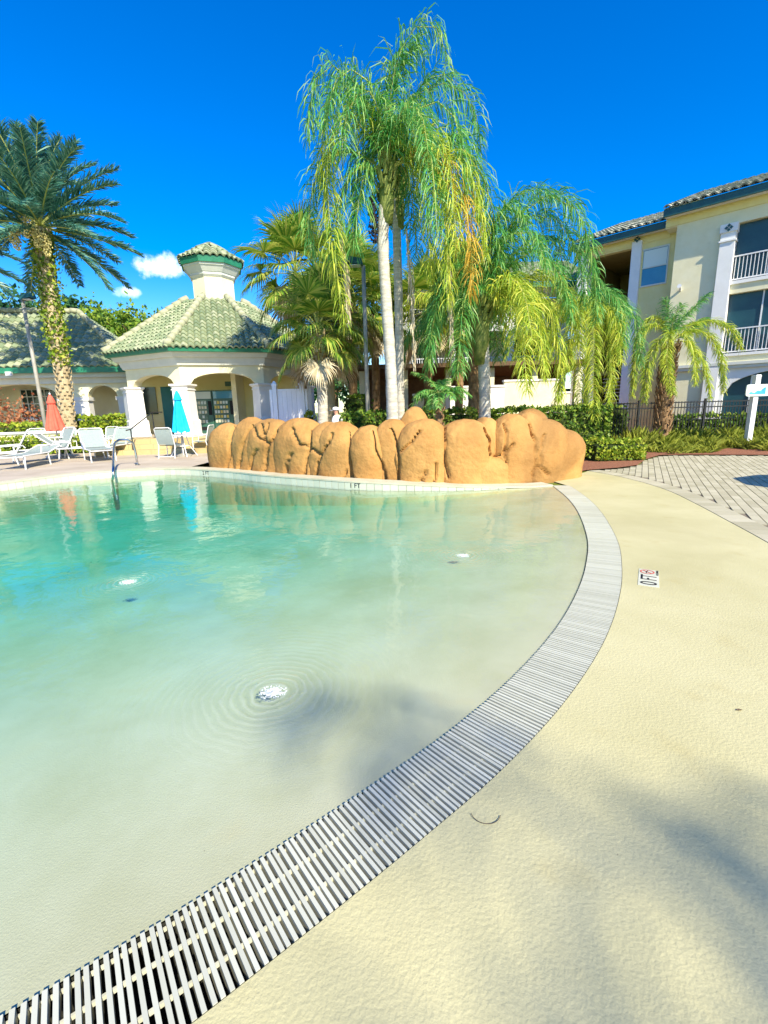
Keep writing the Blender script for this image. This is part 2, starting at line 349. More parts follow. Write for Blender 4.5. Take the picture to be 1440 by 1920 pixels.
n1 = n.new('ShaderNodeTexNoise'); n1.inputs['Scale'].default_value = 2.2; n1.inputs['Detail'].default_value = 3; l.new(tcw.outputs['Object'], n1.inputs['Vector'])
n2 = n.new('ShaderNodeTexNoise'); n2.inputs['Scale'].default_value = 14; n2.inputs['Detail'].default_value = 3; l.new(tcw.outputs['Object'], n2.inputs['Vector'])
hsum = wmath('ADD', hsum, wmath('ADD', wmath('MULTIPLY', n1.outputs[0], .010), wmath('MULTIPLY', n2.outputs[0], .0010)))
bp = n.new('ShaderNodeBump'); bp.inputs['Strength'].default_value = 1; bp.inputs['Distance'].default_value = 1.0; l.new(hsum, bp.inputs['Height'])
l.new(bp.outputs[0], gl.inputs['Normal']); l.new(bp.outputs[0], fr.inputs['Normal'])
l.new(wmath('ADD', wmath('MULTIPLY', wmath('POWER', fr.outputs['Facing'], 5.0), .98), .02), mxs.inputs[0]); l.new(trn.outputs[0], mxs.inputs[1]); l.new(gl.outputs[0], mxs.inputs[2]); frd = n.new('ShaderNodeBsdfDiffuse'); frd.inputs[0].default_value = (.9, .93, .92, 1); mx3 = n.new('ShaderNodeMixShader'); l.new(wmath('MINIMUM', wmath('MAXIMUM', wmath('MULTIPLY', crest_glint, .30), 0.0), .3), mx3.inputs[0]); l.new(mxs.outputs[0], mx3.inputs[1]); l.new(frd.outputs[0], mx3.inputs[2]); l.new(mx3.outputs[0], out.inputs[0])  # white diffuse on ripple crests paints in the light rings round the bubblers
va = n.new('ShaderNodeVolumeAbsorption'); va.inputs[0].default_value = (.12, .91, .91, 1); va.inputs[1].default_value = .75; l.new(va.outputs[0], out.inputs['Volume'])
tag(link('water', mesh('water', allV, Fw, wm, False)), kind='structure')

# pool wall under the far coping, waterline tiles, coping
shell = MB()
shell.strip([Vector((p.x, p.y, zdeck(p.x) - .002)) for p in offs(far, 0)], [Vector((p.x, p.y, -1.4)) for p in far])
tag(shell.build('pool_wall', M['plaster']), kind='structure')
finn = 1 if (offs(far, 1)[60] - near[60]).length < (offs(far, -1)[60] - near[60]).length else -1
coping = MB(); ci = offs(far, finn * .018); co = offs(far, -finn * .34)
sel = range(0, NB)
coping.strip([Vector((ci[i].x, ci[i].y, zdeck(far[i].x) + .012)) for i in sel], [Vector((co[i].x, co[i].y, zdeck(far[i].x) + .014)) for i in sel])
coping.strip([Vector((ci[i].x, ci[i].y, zdeck(far[i].x) - .02)) for i in sel], [Vector((ci[i].x, ci[i].y, zdeck(far[i].x) + .012)) for i in sel])
cop = tag(coping.build('pool_coping', M['coping']), kind='structure')
ntile = int(flen / .155); tp, _ = smooth(far_pts, ntile * 2 + 1)
tilemesh = {}
for i in range(ntile):
    p = tp[2 * i + 1]; a = tp[2 * i]; b = tp[2 * i + 2]; t = (b - a).normalized(); nn = Vector((-t.y, t.x, 0)) * finn
    h = round(max(.03, zdeck(p.x) - .022 + .02), 2)
    if zdeck(p.x) < .03: continue
    if h not in tilemesh: tilemesh[h] = mesh('tile', MB().bb(-.0735, .0735, -.004, .006, -h, 0).v, MB().bb(-.0735, .0735, -.004, .006, -h, 0).f, M['wtile'])
    o = link('tile', tilemesh[h], cop); o.matrix_world = Matrix.Translation(p + Vector((0, 0, zdeck(p.x) - .022)) + nn * .004) @ Matrix((t, nn, Vector((0, 0, 1)))).transposed().to_4x4()

# deck, ground, beds
bigR = 400
hole = [(p.x, p.y) for p in far] + [(p.x, p.y) for p in reversed(near)][1:-1]
def ringfill(outer, hole, z):
    P = [Vector((x, y, 0)) for x, y in outer]; Hh = [Vector((x, y, 0)) for x, y in hole]; allp = P + Hh
    tr = tessellate_polygon([P, Hh]); Fc = []
    for a, b, c in tr:
        nz = (allp[b].x - allp[a].x) * (allp[c].y - allp[a].y) - (allp[b].y - allp[a].y) * (allp[c].x - allp[a].x); Fc.append((a, b, c) if nz > 0 else (a, c, b))
    return [(p.x, p.y, z) for p in allp], Fc
hx = [Vector((x, y, 0)) for x, y in hole]
cen = Vector((-3.2, 5.2, 0))
gh = [((gout[i].x, gout[i].y)) for i in range(0, NB, 3)] + [((co[i].x, co[i].y)) for i in range(NB - 1, 0, -3)]
V, Fc = ringfill([(bigR * math.cos(a), 20 + bigR * math.sin(a)) for a in np.linspace(0, 2 * math.pi, 40, endpoint=False)], gh, -.012)
tag(link('ground', mesh('ground', V, Fc, M['lawn'])), kind='structure')
pav_edge_pts = [(4.70, 10.45), (4.92, 9.6), (4.98, 8.6), (4.90, 7.7), (4.66, 6.7), (4.38, 5.7), (4.08, 4.67), (3.6, 3.2), (3.1, 1.6), (2.9, 0), (3.2, -3), (4.5, -7), (7, -12)]
ped, pedl = smooth(pav_edge_pts, 120)
jb = [(p.x, p.y) for p in gout[2:]]
dpoly = [(3.42, 9.05), (3.75, 9.45), (4.55, 10.25)] + [(p.x, p.y) for p in ped] + [(7, -18), (-16, -18), (-16, 3)] + jb[::-1]
tag(MB().poly([(x, y, .008) for x, y in dpoly]).build('pool_deck', M['deck']), kind='structure')
# rounded deck lip down to the trough
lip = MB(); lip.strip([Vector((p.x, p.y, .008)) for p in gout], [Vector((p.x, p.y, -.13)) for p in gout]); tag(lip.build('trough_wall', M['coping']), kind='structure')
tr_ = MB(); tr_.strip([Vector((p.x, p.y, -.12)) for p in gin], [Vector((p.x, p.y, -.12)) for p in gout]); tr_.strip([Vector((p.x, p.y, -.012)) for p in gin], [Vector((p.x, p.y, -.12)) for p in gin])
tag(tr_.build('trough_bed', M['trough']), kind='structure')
# far deck to the left, raised a little above the water
fd = [(co[i].x, co[i].y) for i in range(110, NB, 2)]
fdp = [(-5.0, 12.9)] + fd + [(-30, 3.2), (-30, 26), (-4.2, 26), (-4.2, 16.5), (-4.7, 14.2)]
fdm = MB().poly([(x, y, .155) for x, y in fdp]); tag(fdm.build('terrace', M['fardeck']), kind='structure')
# planting beds
bed = [(co[i].x, co[i].y + .02) for i in range(4, 112, 3)] + [(-4.9, 13.4), (-4.2, 16.5), (-4.2, 24), (9, 24), (30, 20), (30, 12.7), (10.49, 12.5), (8.6, 13.1), (7.9, 13.1), (7.0, 12.2), (6.2, 11.1), (5.5, 10.7), (4.70, 10.47), (4.0, 9.95)]
tag(MB().poly([(x, y, .03) for x, y in bed]).build('planting_bed', M['mulch']), kind='structure')
# paved area
pv = [(p.x, p.y) for p in ped] + [(30, -12), (30, 12.7), (10.49, 12.5), (8.6, 13.1), (7.9, 13.1), (7.0, 12.2), (6.2, 11.1), (5.5, 10.7)]
pave = tag(MB().poly([(x, y, -.002) for x, y in pv]).build('paved_path', M['sand']), kind='structure')
du = Vector((.49, .872, 0)).normalized(); dv = Vector((du.y, -du.x, 0))
PWd, PLn = .125, .25
pvp = [Vector((x, y, 0)) for x, y in pv]
def inside(p, poly):
    c = False; j = len(poly) - 1
    for i in range(len(poly)):
        a, b = poly[i], poly[j]
        if (a[1] > p.y) != (b[1] > p.y) and p.x < (b[0] - a[0]) * (p.y - a[1]) / (b[1] - a[1]) + a[0]: c = not c
        j = i
    return c
pedin = offs(ped, .30) if offs(ped, .3)[60].x > ped[60].x else offs(ped, -.30)
inner = [(p.x, p.y) for p in pedin] + pv[len(ped):]
inner = [(x, y) for x, y in inner]
pm = mesh('paver', MB().bb(-PLn / 2 + .003, PLn / 2 - .003, -PWd / 2 + .006, PWd / 2 - .006, -.03, .010).v, MB().bb(-PLn / 2, PLn / 2, -PWd / 2, PWd / 2, 0, 1).f, M['paver'])
cands = []
for iv in range(-20, 90):
    for iu in range(0, 75):
        p = du * (iu * PLn + (PLn / 2 if iv % 2 else 0)) + dv * (iv * PWd)
        if p.x > 13.5 or p.y < 3.5 or p.y > 13.5: continue
        if inside(p, inner) and all(inside(p + du * (a * .11), inner) for a in (-1, 1)): cands.append(p)
cands.sort(key=lambda p: (p - Vector((0, 0, 0))).length if p.x < p.y * .86 + .4 else 99)
rest = MB()
for k, p in enumerate(cands):
    mw = Matrix.Translation(p + Vector((0, 0, random.uniform(-.0015, .0015)))) @ Matrix((du, -dv, Vector((0, 0, 1)))).transposed().to_4x4()
    if k < 260: o = link('paver', pm, pave); o.matrix_world = mw
    else: rest.add([mw @ v.co for v in pm.vertices], [tuple(f.vertices) for f in pm.polygons])
o = rest.build('far_pavers', M['paver'], pave); o['kind'] = 'stuff'
# soldier border along the deck
bi = 0
for i in range(0, 60, 1):
    a, b = ped[i], ped[i + 1]; c, d = pedin[i], pedin[i + 1]
    if a.y < 2: break
    nseg = max(1, round((b - a).length / .2))
    for k in range(nseg):
        q = [a.lerp(b, (k + .02) / nseg), a.lerp(b, (k + .98) / nseg), c.lerp(d, (k + .98) / nseg), c.lerp(d, (k + .02) / nseg)]
        q[0] = q[0].lerp(q[3], .03); q[1] = q[1].lerp(q[2], .03)
        V = [Vector((p.x, p.y, z)) for z in (-.03, .0115) for p in q]
        if (V[1] - V[0]).cross(V[2] - V[0]).z < 0: V = [V[j] for j in (3, 2, 1, 0, 7, 6, 5, 4)]
        if bi < 40: link('paver', mesh('border_paver', V, [(0, 3, 2, 1), (4, 5, 6, 7), (0, 1, 5, 4), (1, 2, 6, 5), (2, 3, 7, 6), (3, 0, 4, 7)], M['paver']), pave)
        else: break
        bi += 1

# ------------------------------------------------------------ drain grate: single bars
PITCHB = .0232
gl_pts, glen = smooth(near_pts[:14], 2600)
grate = empty('drain_grate', gl_pts[1700], 'white slotted drain grate curving along the edge of the pool deck', 'drain grate')
nb = int(glen / PITCHB)
bm_ = MB(); hw = .0064
bm_.bb(.008, GW - .004, -hw, hw, -.042, 0.0)
bm_.f = [f for f in bm_.f]
barme = mesh('bar', bm_.v, bm_.f, M['grate'])
lst = []
for i in range(nb):
    s = (i + .5) * PITCHB; j = min(2598, int(s / glen * 2599)); p = gl_pts[j]; t = (gl_pts[min(j + 3, 2599)] - gl_pts[max(j - 3, 0)]).normalized(); nn = Vector((-t.y, t.x, 0)) * SIGN
    lst.append((p, t, nn))
order = sorted(range(nb), key=lambda i: (lst[i][0] - Vector((-.4, .9, 0))).length)
near_set = set(order[:300]); rest = MB(); ribs = [MB(), MB(), MB(), MB()]
gi = Matrix.Translation(-Vector(grate.location))
for i in range(nb):
    p, t, nn = lst[i]
    R3 = Matrix((nn, t, nn.cross(t))).transposed()
    if R3.determinant() < 0: R3 = Matrix((nn, -t, nn.cross(-t))).transposed()
    jig = random.uniform(-.0006, .0006)
    zz = .0085 + random.uniform(-.0006, .0006)
    if R3[2][2] < 0: R3 = Matrix((nn, -t, Vector((0, 0, 1)))).transposed()
    mw = Matrix.Translation(p + t * jig + Vector((0, 0, zz))) @ R3.to_4x4()
    if i in near_set: o = link('bar', barme, grate); o.matrix_local = gi @ mw
    else: rest.add([gi @ (mw @ v.co) for v in barme.vertices], [tuple(f.vertices) for f in barme.polygons])
    if True:
        for k, u in enumerate((.012, .105, .215, GW - .012)):
            c = p + nn * u + t * (PITCHB / 2) + Vector((0, 0, -.009 if k in (1, 2) else -.024)) - Vector(grate.location)
            ribs[k].box(c, (.007 if k in (1, 2) else .005, PITCHB - 2 * hw + .003, .014), (nn, t, Vector((0, 0, 1))))
o = rest.build('far_bars', M['grate'], grate); o['kind'] = 'stuff'
for r_ in ribs: r_.build('rib', M['grate'], grate)

# ------------------------------------------------------------ text helper
def text_mesh(body, size, m):
    cu = bpy.data.curves.new('text', 'FONT'); cu.body = body; cu.size = size; cu.align_x = 'CENTER'; cu.align_y = 'CENTER'; cu.extrude = .0008
    to = bpy.data.objects.new('t', cu); COL.objects.link(to); bpy.context.view_layer.update()
    me = bpy.data.meshes.new_from_object(to.evaluated_get(bpy.context.evaluated_depsgraph_get())); bpy.data.objects.remove(to); me.materials.clear(); me.materials.append(m)
    xs = [v.co.x for v in me.vertices]; ys = [v.co.y for v in me.vertices]; cx, cy = (min(xs) + max(xs)) / 2, (min(ys) + max(ys)) / 2
    for v in me.vertices: v.co.x -= cx; v.co.y -= cy
    return me
# deck depth marker
mk0 = gp(1216, 1085); ta = Vector((.50, .866, 0)); tb = Vector((-.866, .50, 0))      # reading direction, letter tops
mk = empty('depth_marker', (mk0.x, mk0.y, .008), 'white deck tile reading 0 FT beside the drain grate', 'depth marker')
mk.matrix_world = Matrix.Translation((mk0.x, mk0.y, .008)) @ Matrix((ta, tb, Vector((0, 0, 1)))).transposed().to_4x4()
for k in range(3): MB().bb(-.225 + k * .15 + .002, -.075 + k * .15 - .002, -.078, .078, -.004, .003).build('tile', M['wtile'], mk)
t = link('digit', text_mesh('0', .17, M['black']), mk, (-.15, 0, .0042)); t.scale = (1.0, 1.05, 1)
t = link('letters', text_mesh('FT', .16, M['black']), mk, (0.0, 0, .0042)); t.scale = (.8, 1.1, 1)
rg = MB()
for k in range(28):
    a0, a1 = 2 * math.pi * k / 28, 2 * math.pi * (k + 1) / 28
    rg.add([(.058 * math.cos(a0), .058 * math.sin(a0), 0), (.058 * math.cos(a1), .058 * math.sin(a1), 0), (.046 * math.cos(a1), .046 * math.sin(a1), 0), (.046 * math.cos(a0), .046 * math.sin(a0), 0)], [(0, 1, 2, 3)])
rg.box((0, 0, .0003), (.1, .010, .0006), (Vector((.707, .707, 0)), Vector((-.707, .707, 0)), Vector((0, 0, 1))))
rg.build('no_diving_symbol', M['red'], mk, loc=(.15, .012, .0045))
dv_ = MB(); dv_.tube([(-.03, .004, 0), (0, .008, 0), (.03, -.004, 0)], .004, 5); dv_.build('diver', M['black'], mk, loc=(.15, .012, .004))
t = link('small_print', text_mesh('NO DIVING', .026, M['black']), mk, (.15, -.066, .0042))
# depth numbers on the waterline tiles
for (px, py, body, lab) in ((370, 889, '2 FT', 'depth number 2 FT on the waterline tiles near the handrail'), (667, 911.5, '1 FT', 'depth number 1 FT on the waterline tiles below the boulders'), (999, 908, '0 FT', 'depth number 0 FT on the waterline tiles where the grate begins')):
    g0 = gp(px, py, .07); j = min(range(NB), key=lambda i: (Vector((far[i].x, far[i].y, 0)) - Vector((g0.x, g0.y, 0))).length); p = far[j]
    t = (far[j + 1] - far[j - 1]).normalized(); nn = Vector((-t.y, t.x, 0)) * finn; ex = -t if (-t).x > 0 else t
    zc = zdeck(p.x) * .45 + .004; sz = min(.13, zdeck(p.x) * .95 + .01)
    o = tag(link('depth_number', text_mesh(body, sz, M['black'])), lab, 'depth number')
    o.matrix_world = Matrix.Translation(p + nn * .013 + Vector((0, 0, zc))) @ Matrix((ex, Vector((0, 0, 1)), ex.cross(Vector((0, 0, 1))))).transposed().to_4x4()

# ------------------------------------------------------------ bubblers
for (b, r0, lab) in ((BUB[0], .062, 'frothing white water bubbler in the shallows near the drain grate'), (BUB[1], .055, 'small pale bubbler in mid pool before the boulders'), (BUB[2], .06, 'flat white bubbler in the deeper aqua water')):
    v = MB()
    v.add([Vector((math.cos(k * .42) * r0 * random.uniform(.5, 1.15), math.sin(k * .42) * r0 * random.uniform(.4, .9), .001)) for k in range(15)] + [Vector((0, 0, .008))], [(k, (k + 1) % 15, 15) for k in range(15)])
    for k in range(110):
        a = random.uniform(0, 6.28); rr = r0 * math.sqrt(random.random()); s_ = r0 * random.uniform(.05, .16) * (1.15 - .6 * rr / r0)
        c = Vector((math.cos(a) * rr * 1.25, math.sin(a) * rr, .012 * (1 - rr / r0) * random.random()))
        v.lathe([(s_ * .3, -s_ * .4), (s_, 0), (s_ * .75, s_ * .45), (s_ * .2, s_ * .6)], 7, c, random.random())
    o = v.build('water_bubbler', M['foam'], smooth=True, loc=(b.x, b.y, .002)); tag(o, lab, 'bubbler')

# twig and leaf litter on the deck
tw = gp(910, 1528); pts = [Vector((.055 * math.cos(a), .05 * math.sin(a), .004)) for a in np.linspace(math.pi * 1.02, math.pi * 1.9, 12)]
o = MB().tube(pts, [.0012] * 12, 5).build('twig', M['twig'], loc=(tw.x, tw.y, .009)); tag(o, 'thin curved dark twig lying on the pale deck', 'twig')
lf = gp(1385, 1335); o = MB().add([(-.018, 0, 0), (0, .007, .005), (.02, .002, .001), (.002, -.006, .003), (0, .001, -.001)], [(0, 4, 1), (1, 4, 2), (2, 4, 3), (3, 4, 0)]).build('fallen_leaf', M['twig'], loc=(lf.x, lf.y, .010)); tag(o, 'tiny dark fallen leaf lying alone on the pale deck', 'leaf')
# ------------------------------------------------------------ boulder wall
rw0 = gp(740, 900, .13)
rockw = empty('rock_wall', (rw0.x, rw0.y, .1), 'ochre artificial rock wall of rounded boulders behind the pool coping', 'rock wall')
bx = [385, 470, 560, 660, 760, 880, 1000, 1060, 1104]; by = [879, 888, 895, 901, 905, 904, 898, 892, 884]
def base_y(px): return float(np.interp(px, bx, by))
CRACKS = [[(438, 800), (432, 817), (429, 850), (424, 884)], [(473, 800), (460, 817), (452, 843), (450, 863), (447, 879)], [(477, 804), (481, 817), (496, 829), (501, 835)], [(488, 795), (493, 815), (497, 825)], [(502, 795), (496, 815)], [(479, 843), (473, 861), (469, 884)], [(519, 809), (502, 835), (499, 863), (496, 892)], [(547, 802), (550, 815), (560, 834), (576, 838)], [(545, 852), (537, 868), (536, 894)], [(583, 808), (580, 843), (571, 874), (568, 899)], [(580, 838), (600, 853)], [(622, 815), (601, 853), (594, 884), (591, 899)], [(654, 812), (654, 843), (658, 879), (662, 904)], [(649, 884), (642, 902)], [(699, 809), (702, 843), (717, 874), (722, 904)], [(731, 804), (745, 832), (749, 873), (746, 907)], [(787, 807), (770, 829), (753, 846)], [(799, 882), (789, 907)], [(819, 870), (813, 907)], [(835, 804), (834, 865), (842, 895)], [(909, 802), (917, 823), (919, 857)], [(919, 857), (942, 855), (950, 843)], [(945, 795), (950, 809), (946, 848), (950, 868)], [(962, 834), (945, 854)], [(992, 798), (1003, 829), (1005, 873), (998, 895)], [(1021, 814), (1013, 848), (1012, 873), (1028, 890)], [(1012, 873), (998, 887)]]
CSEG = np.array([(*a, *b) for c in CRACKS for a, b in zip(c, c[1:])], float)
def crack_depth(p):
    d = p - CP; w = d.dot(CF); x = 720 + FPX * d.dot(CR) / w; y = 960 - FPX * d.dot(CU) / w
    y += 3.0 * noise.noise(Vector((x * .05, y * .05, 1))); x += 3.0 * noise.noise(Vector((x * .05, y * .05, 7)))
    ax, ay, bx_, by_ = CSEG.T; ux, uy = bx_ - ax, by_ - ay; t = np.clip(((x - ax) * ux + (y - ay) * uy) / (ux * ux + uy * uy), 0, 1)
    m = np.min(np.hypot(x - ax - t * ux, y - ay - t * uy)); return max(0.0, 1 - m / 2.6) ** .8 * .14
def boulder(x0, x1, yt, dep=.75, back=0.0, base=None, seed=0, lean=0.0, sq=2.45, sharp=3.6, face=.0):
    pc = (x0 + x1) / 2; yb = base if base else base_y(pc)
    zb = .10; G = gp(pc, base_y(pc), zb)
    e = (gp(x1, base_y(x1), zb) - gp(x0, base_y(x0), zb)); e.z = 0; w = e.length; e.normalize()
    nrm = Vector((e.y, -e.x, 0))
    if nrm.y > 0: nrm = -nrm
    ctr = G - nrm * (dep / 2 + back)
    # height: top pixel at the boulder's own distance
    top = at(pc, yt, ctr.y); h = top.z - zb
    scl = (ctr.y) / G.y; w *= scl * 1.07
    ns, nt = 96, 44; V = []; Fc = []
    for j in range(nt + 1):
        z = (j / nt); ang = z * math.pi / 2
        zz = -.22 + (h + .22) * (1 - (1 - z) ** 1.6)
        prof = max(0.0, 1 - ((zz + .0) / h) ** sharp) if zz > 0 else 1.0
        prof = prof ** .5
        for k in range(ns):
            q = 2 * math.pi * k / ns; c, s = math.cos(q), math.sin(q)
            X = abs(c) ** (2 / sq) * math.copysign(1, c); Y = abs(s) ** (2 / sq) * math.copysign(1, s)
            bulge = 1 + .06 * math.sin(min(1, max(0, zz / h)) * math.pi)
            V.append([X * w / 2 * prof * bulge + lean * zz, Y * dep / 2 * prof * bulge, zz])
    Vv = []
    for x, y, z in V:
        p = ctr + e * x - nrm * y + Vector((0, 0, zb + z))
        q = Vector((p.x * 1.5 + seed * 7.3, p.y * 1.5, p.z * 1.3))
        d = noise.fractal(q * .8, 1.0, 2.0, 3) * .028 + noise.fractal(q * 5, 1, 2, 3) * .012
        dirv = (p - ctr - Vector((0, 0, zb + h * .35))).normalized(); p = p + dirv * d
        if (p - ctr).dot(nrm) > -.05: p = p - nrm * crack_depth(p)
        Vv.append(p - Vector(rockw.location))
    for j in range(nt):
        for k in range(ns): Fc.append((j * ns + k, j * ns + (k + 1) % ns, (j + 1) * ns + (k + 1) % ns, (j + 1) * ns + k))
    Fc.append(tuple(nt * ns + k for k in range(ns)))
    o = link('boulder', mesh('boulder', Vv, Fc, M['rock'], True), rockw)
B = boulder
B(381, 436, 800, .8, 0, seed=1, lean=.10); B(424, 476, 791, .8, .05, seed=2, lean=.05); B(450, 528, 793, .85, .02, seed=3)
B(502, 586, 793, .95, -.02, seed=4); B(568, 628, 799, .8, .02, seed=5); B(588, 660, 800, .85, -.04, seed=6)
B(650, 712, 806, .85, -.04, seed=7); B(688, 756, 796, .85, .10, seed=8); B(728, 792, 773, .8, .40, seed=9, sharp=2.8, lean=.03); B(742, 840, 795, .95, -.04, seed=10)
B(828, 924, 795, .95, -.02, seed=11, sharp=5.5); B(900, 956, 791, .8, .16, seed=12); B(890, 970, 860, .6, -.03, seed=37, sharp=3); B(936, 1010, 785, .9, -.01, seed=13); B(986, 1046, 783, .85, .08, seed=14); B(1016, 1072, 772, .8, .40, seed=15); B(1002, 1080, 794, .85, -.01, seed=16); B(1036, 1107, 812, .95, .0, seed=17, sharp=5)

def wb(mb, name, m, parent, smooth=False, kind=None):
    L = Vector(parent.location); mb.v = [v - L for v in mb.v]; o = mb.build(name, m, parent, smooth)
    if kind: o['kind'] = kind
    return o
Z = Vector((0, 0, 1))
# ------------------------------------------------------------ roof tiles
def tile_template(w, h):
    mb = MB(); n = 6; P0 = []; P1 = []; P2 = []
    for i in range(n + 1):
        u = i / n; x = (u - .5) * w; zz = .075 * math.sin(u * math.pi * 1.28) if u < .78 else -.0 + .075 * math.sin(u * math.pi * 1.28) * .5
        P0.append(Vector((x, -.03, zz + .062))); P1.append(Vector((x, h, zz + .008))); P2.append(Vector((x, -.03, zz + .005)))
    mb.strip(P0, P1); mb.strip(P2, P0); return mb
def tiles_on(parent, facets, w, h, mtile, limit, name='tile'):
    """facets: (A, B, C, D) eave A->B, top B->C, A->D"""
    tm = tile_template(w * 1.02, h * 1.12); me = mesh('roof_tile', tm.v, tm.f, mtile, True); allm = []
    for (A, B_, C_, D_) in facets:
        A, B_, C_, D_ = map(Vector, (A, B_, C_, D_)); u = (B_ - A).normalized(); nn = u.cross(D_ - A).normalized(); v = nn.cross(u)
        if nn.z < 0: nn = -nn; v = -v
        hgt = (D_ - A).dot(v); rows = int(hgt / h)
        if rows < 1: rows = 1
        ux = u if u.cross(v).dot(nn) > 0 else -u
        for j in range(rows):
            y = j * h; f = min(1, (y + h * .3) / max(1e-6, hgt)); l0 = A.lerp(D_, f); l1 = B_.lerp(C_, f)
            a0 = (l0 - A).dot(u); a1 = (l1 - A).dot(u)
            i0 = round(a0 / w); i1 = round(a1 / w)
            for i in range(i0, i1):
                p = A + u * ((i + .5) * w) + v * y + nn * .01
                allm.append(Matrix.Translation(p) @ Matrix((ux, v, nn)).transposed().to_4x4())
    allm.sort(key=lambda m: (m.translation - CP).length)
    T = Matrix.Translation(-Vector(parent.location)); rest = MB()
    for k, m_ in enumerate(allm):
        if k < limit: o = link(name, me, parent); o.matrix_local = T @ m_
        else: rest.add([m_ @ q.co for q in me.vertices], [tuple(f.vertices) for f in me.polygons])
    if rest.v: wb(rest, 'far_tiles', mtile, parent, True, 'stuff')
def hip_caps(mb, A, B_, r=.10, step=.35):
    A, B_ = Vector(A), Vector(B_); d = B_ - A; n = max(1, int(d.length / step)); t = d.normalized()
    for i in range(n): mb.tube([A + d * (i / n) + Z * .03, A + d * ((i + 1.1) / n) + Z * .012], [r, r * .8], 8)
def arch_wall(O, e, nrm, spans, z1, thick):
    """wall slices along e; spans: (u0,u1,zlo,None) solid or (u0,u1,spring,rise) arched opening above spring"""
    mb = MB()
    def P(u, z, d): q = Vector(O) + e * u - nrm * d; return Vector((q.x, q.y, z))
    for (u0, u1, za, rise) in spans:
        n = 1 if rise is None else 16
        for i in range(n):
            a, b = u0 + (u1 - u0) * i / n, u0 + (u1 - u0) * (i + 1) / n
            def zl(u):
                if rise is None: return za
                t = (u - u0) / (u1 - u0) * 2 - 1; return za + rise * math.sqrt(max(0, 1 - t * t))
            q = [P(a, zl(a), 0), P(b, zl(b), 0), P(b, z1, 0), P(a, z1, 0), P(a, zl(a), thick), P(b, zl(b), thick), P(b, z1, thick), P(a, z1, thick)]
            fs = [(0, 1, 2, 3), (5, 4, 7, 6), (0, 4, 5, 1), (3, 2, 6, 7)]
            if rise is None: fs += [(0, 3, 7, 4), (1, 5, 6, 2)]
            mb.add(q, fs)
    return mb

# ------------------------------------------------------------ octagonal pavilion
gz_c = Vector((-7.35, 22.25, 0)); gR = 4.05; vaz = rad(-4)
PZ = .66                                              # platform level
def gv(k, r, z=0.0): a = vaz + k * math.pi / 4; return gz_c + Vector((math.sin(a) * r, -math.cos(a) * r, z))
gaz = empty('pavilion', gz_c + Vector((0, 0, .15)), 'cream octagonal pavilion with green tiled roof and cupola', 'pavilion')
def oct_solid(r0, z0, r1, z1):
    mb = MB(); V = [gv(k, r0, z0) for k in range(8)] + [gv(k, r1, z1) for k in range(8)]
    mb.add(V, [(k, (k + 1) % 8, 8 + (k + 1) % 8, 8 + k) for k in range(8)] + [tuple(range(8))[::-1], tuple(range(8, 16))]); return mb
wb(oct_solid(4.5, .16, 4.5, PZ), 'platform', M['fardeck'], gaz)
SPR, WTOP = 2.62, 3.42
for k in (-2, -1, 0, 1, 2):
    A, B_ = gv(k, gR), gv(k + 1, gR); e = (B_ - A); Lw = e.length; e.normalize(); nr = Vector((e.y, -e.x, 0))
    wb(arch_wall(A, e, nr, [(0, .34, SPR, None), (.34, Lw - .34, SPR + .02, .42), (Lw - .34, Lw, SPR, None)], WTOP, .34), 'arch_panel', M['stucco'], gaz)
for k in (-2, -1, 0, 1, 2, 3):
    c = gv(k, gR - .16); d = (c - gz_c); d.z = 0; d.normalize(); ax = (Vector((-d.y, d.x, 0)), d)
    col = wb(MB().frustum(c, .64, .60, 1.25, SPR - .1, ax), 'column', M['stuccow'], gaz)
    base = MB().frustum(c, .80, .80, PZ, PZ + .1, ax).frustum(c, .76, .75, PZ + .1, 1.28, ax).frustum(c, .75, .66, 1.28, 1.33, ax)
    base.v = [v - Vector(gaz.location) for v in base.v]; base.build('plinth', M['stuccow'], col)
    cap = MB().frustum(c, .66, .66, SPR - .20, SPR - .16, ax).frustum(c, .62, .74, SPR - .10, SPR - .03, ax).frustum(c, .76, .76, SPR - .03, SPR + .03, ax)
    cap.v = [v - Vector(gaz.location) for v in cap.v]; cap.build('capital', M['stuccow'], col)
fz = oct_solid(gR + .10, WTOP - .10, gR + .12, WTOP).v and oct_solid(gR + .10, WTOP - .08, gR + .14, WTOP + .02)
c1 = oct_solid(gR + .16, WTOP + .02, gR + .22, WTOP + .20); c2 = oct_solid(gR + .36, WTOP + .20, gR + .48, WTOP + .36)
for mb in (c1, c2): fz.add(mb.v, mb.f)
wb(fz, 'cornice', M['trim'], gaz)
EZ, ER = 3.90, gR + .68
wb(oct_solid(ER - .04, WTOP + .36, ER, EZ + .02), 'gutter', M['gutter'], gaz)
TR, TZ = 1.25, 6.30
wb(oct_solid(ER - .05, EZ, TR, TZ), 'roof', M['roofbase'], gaz)
fac = [(gv(k, ER, EZ), gv(k + 1, ER, EZ), gv(k + 1, TR, TZ), gv(k, TR, TZ)) for k in range(8)]
tiles_on(gaz, fac, .23, .28, M['tile'], 300)
for k in (-2, -1, 0, 1, 2):
    hc = MB(); hip_caps(hc, gv(k, ER + .02, EZ + .08), gv(k, TR, TZ + .10), .15); wb(hc, 'hip_cap', M['hipcap'], gaz, True)
cr = .92
drum = wb(oct_solid(cr, 6.15, cr, 7.45), 'cupola_drum', M['stucco'], gaz)
cc = oct_solid(cr + .02, 7.26, cr + .10, 7.34)
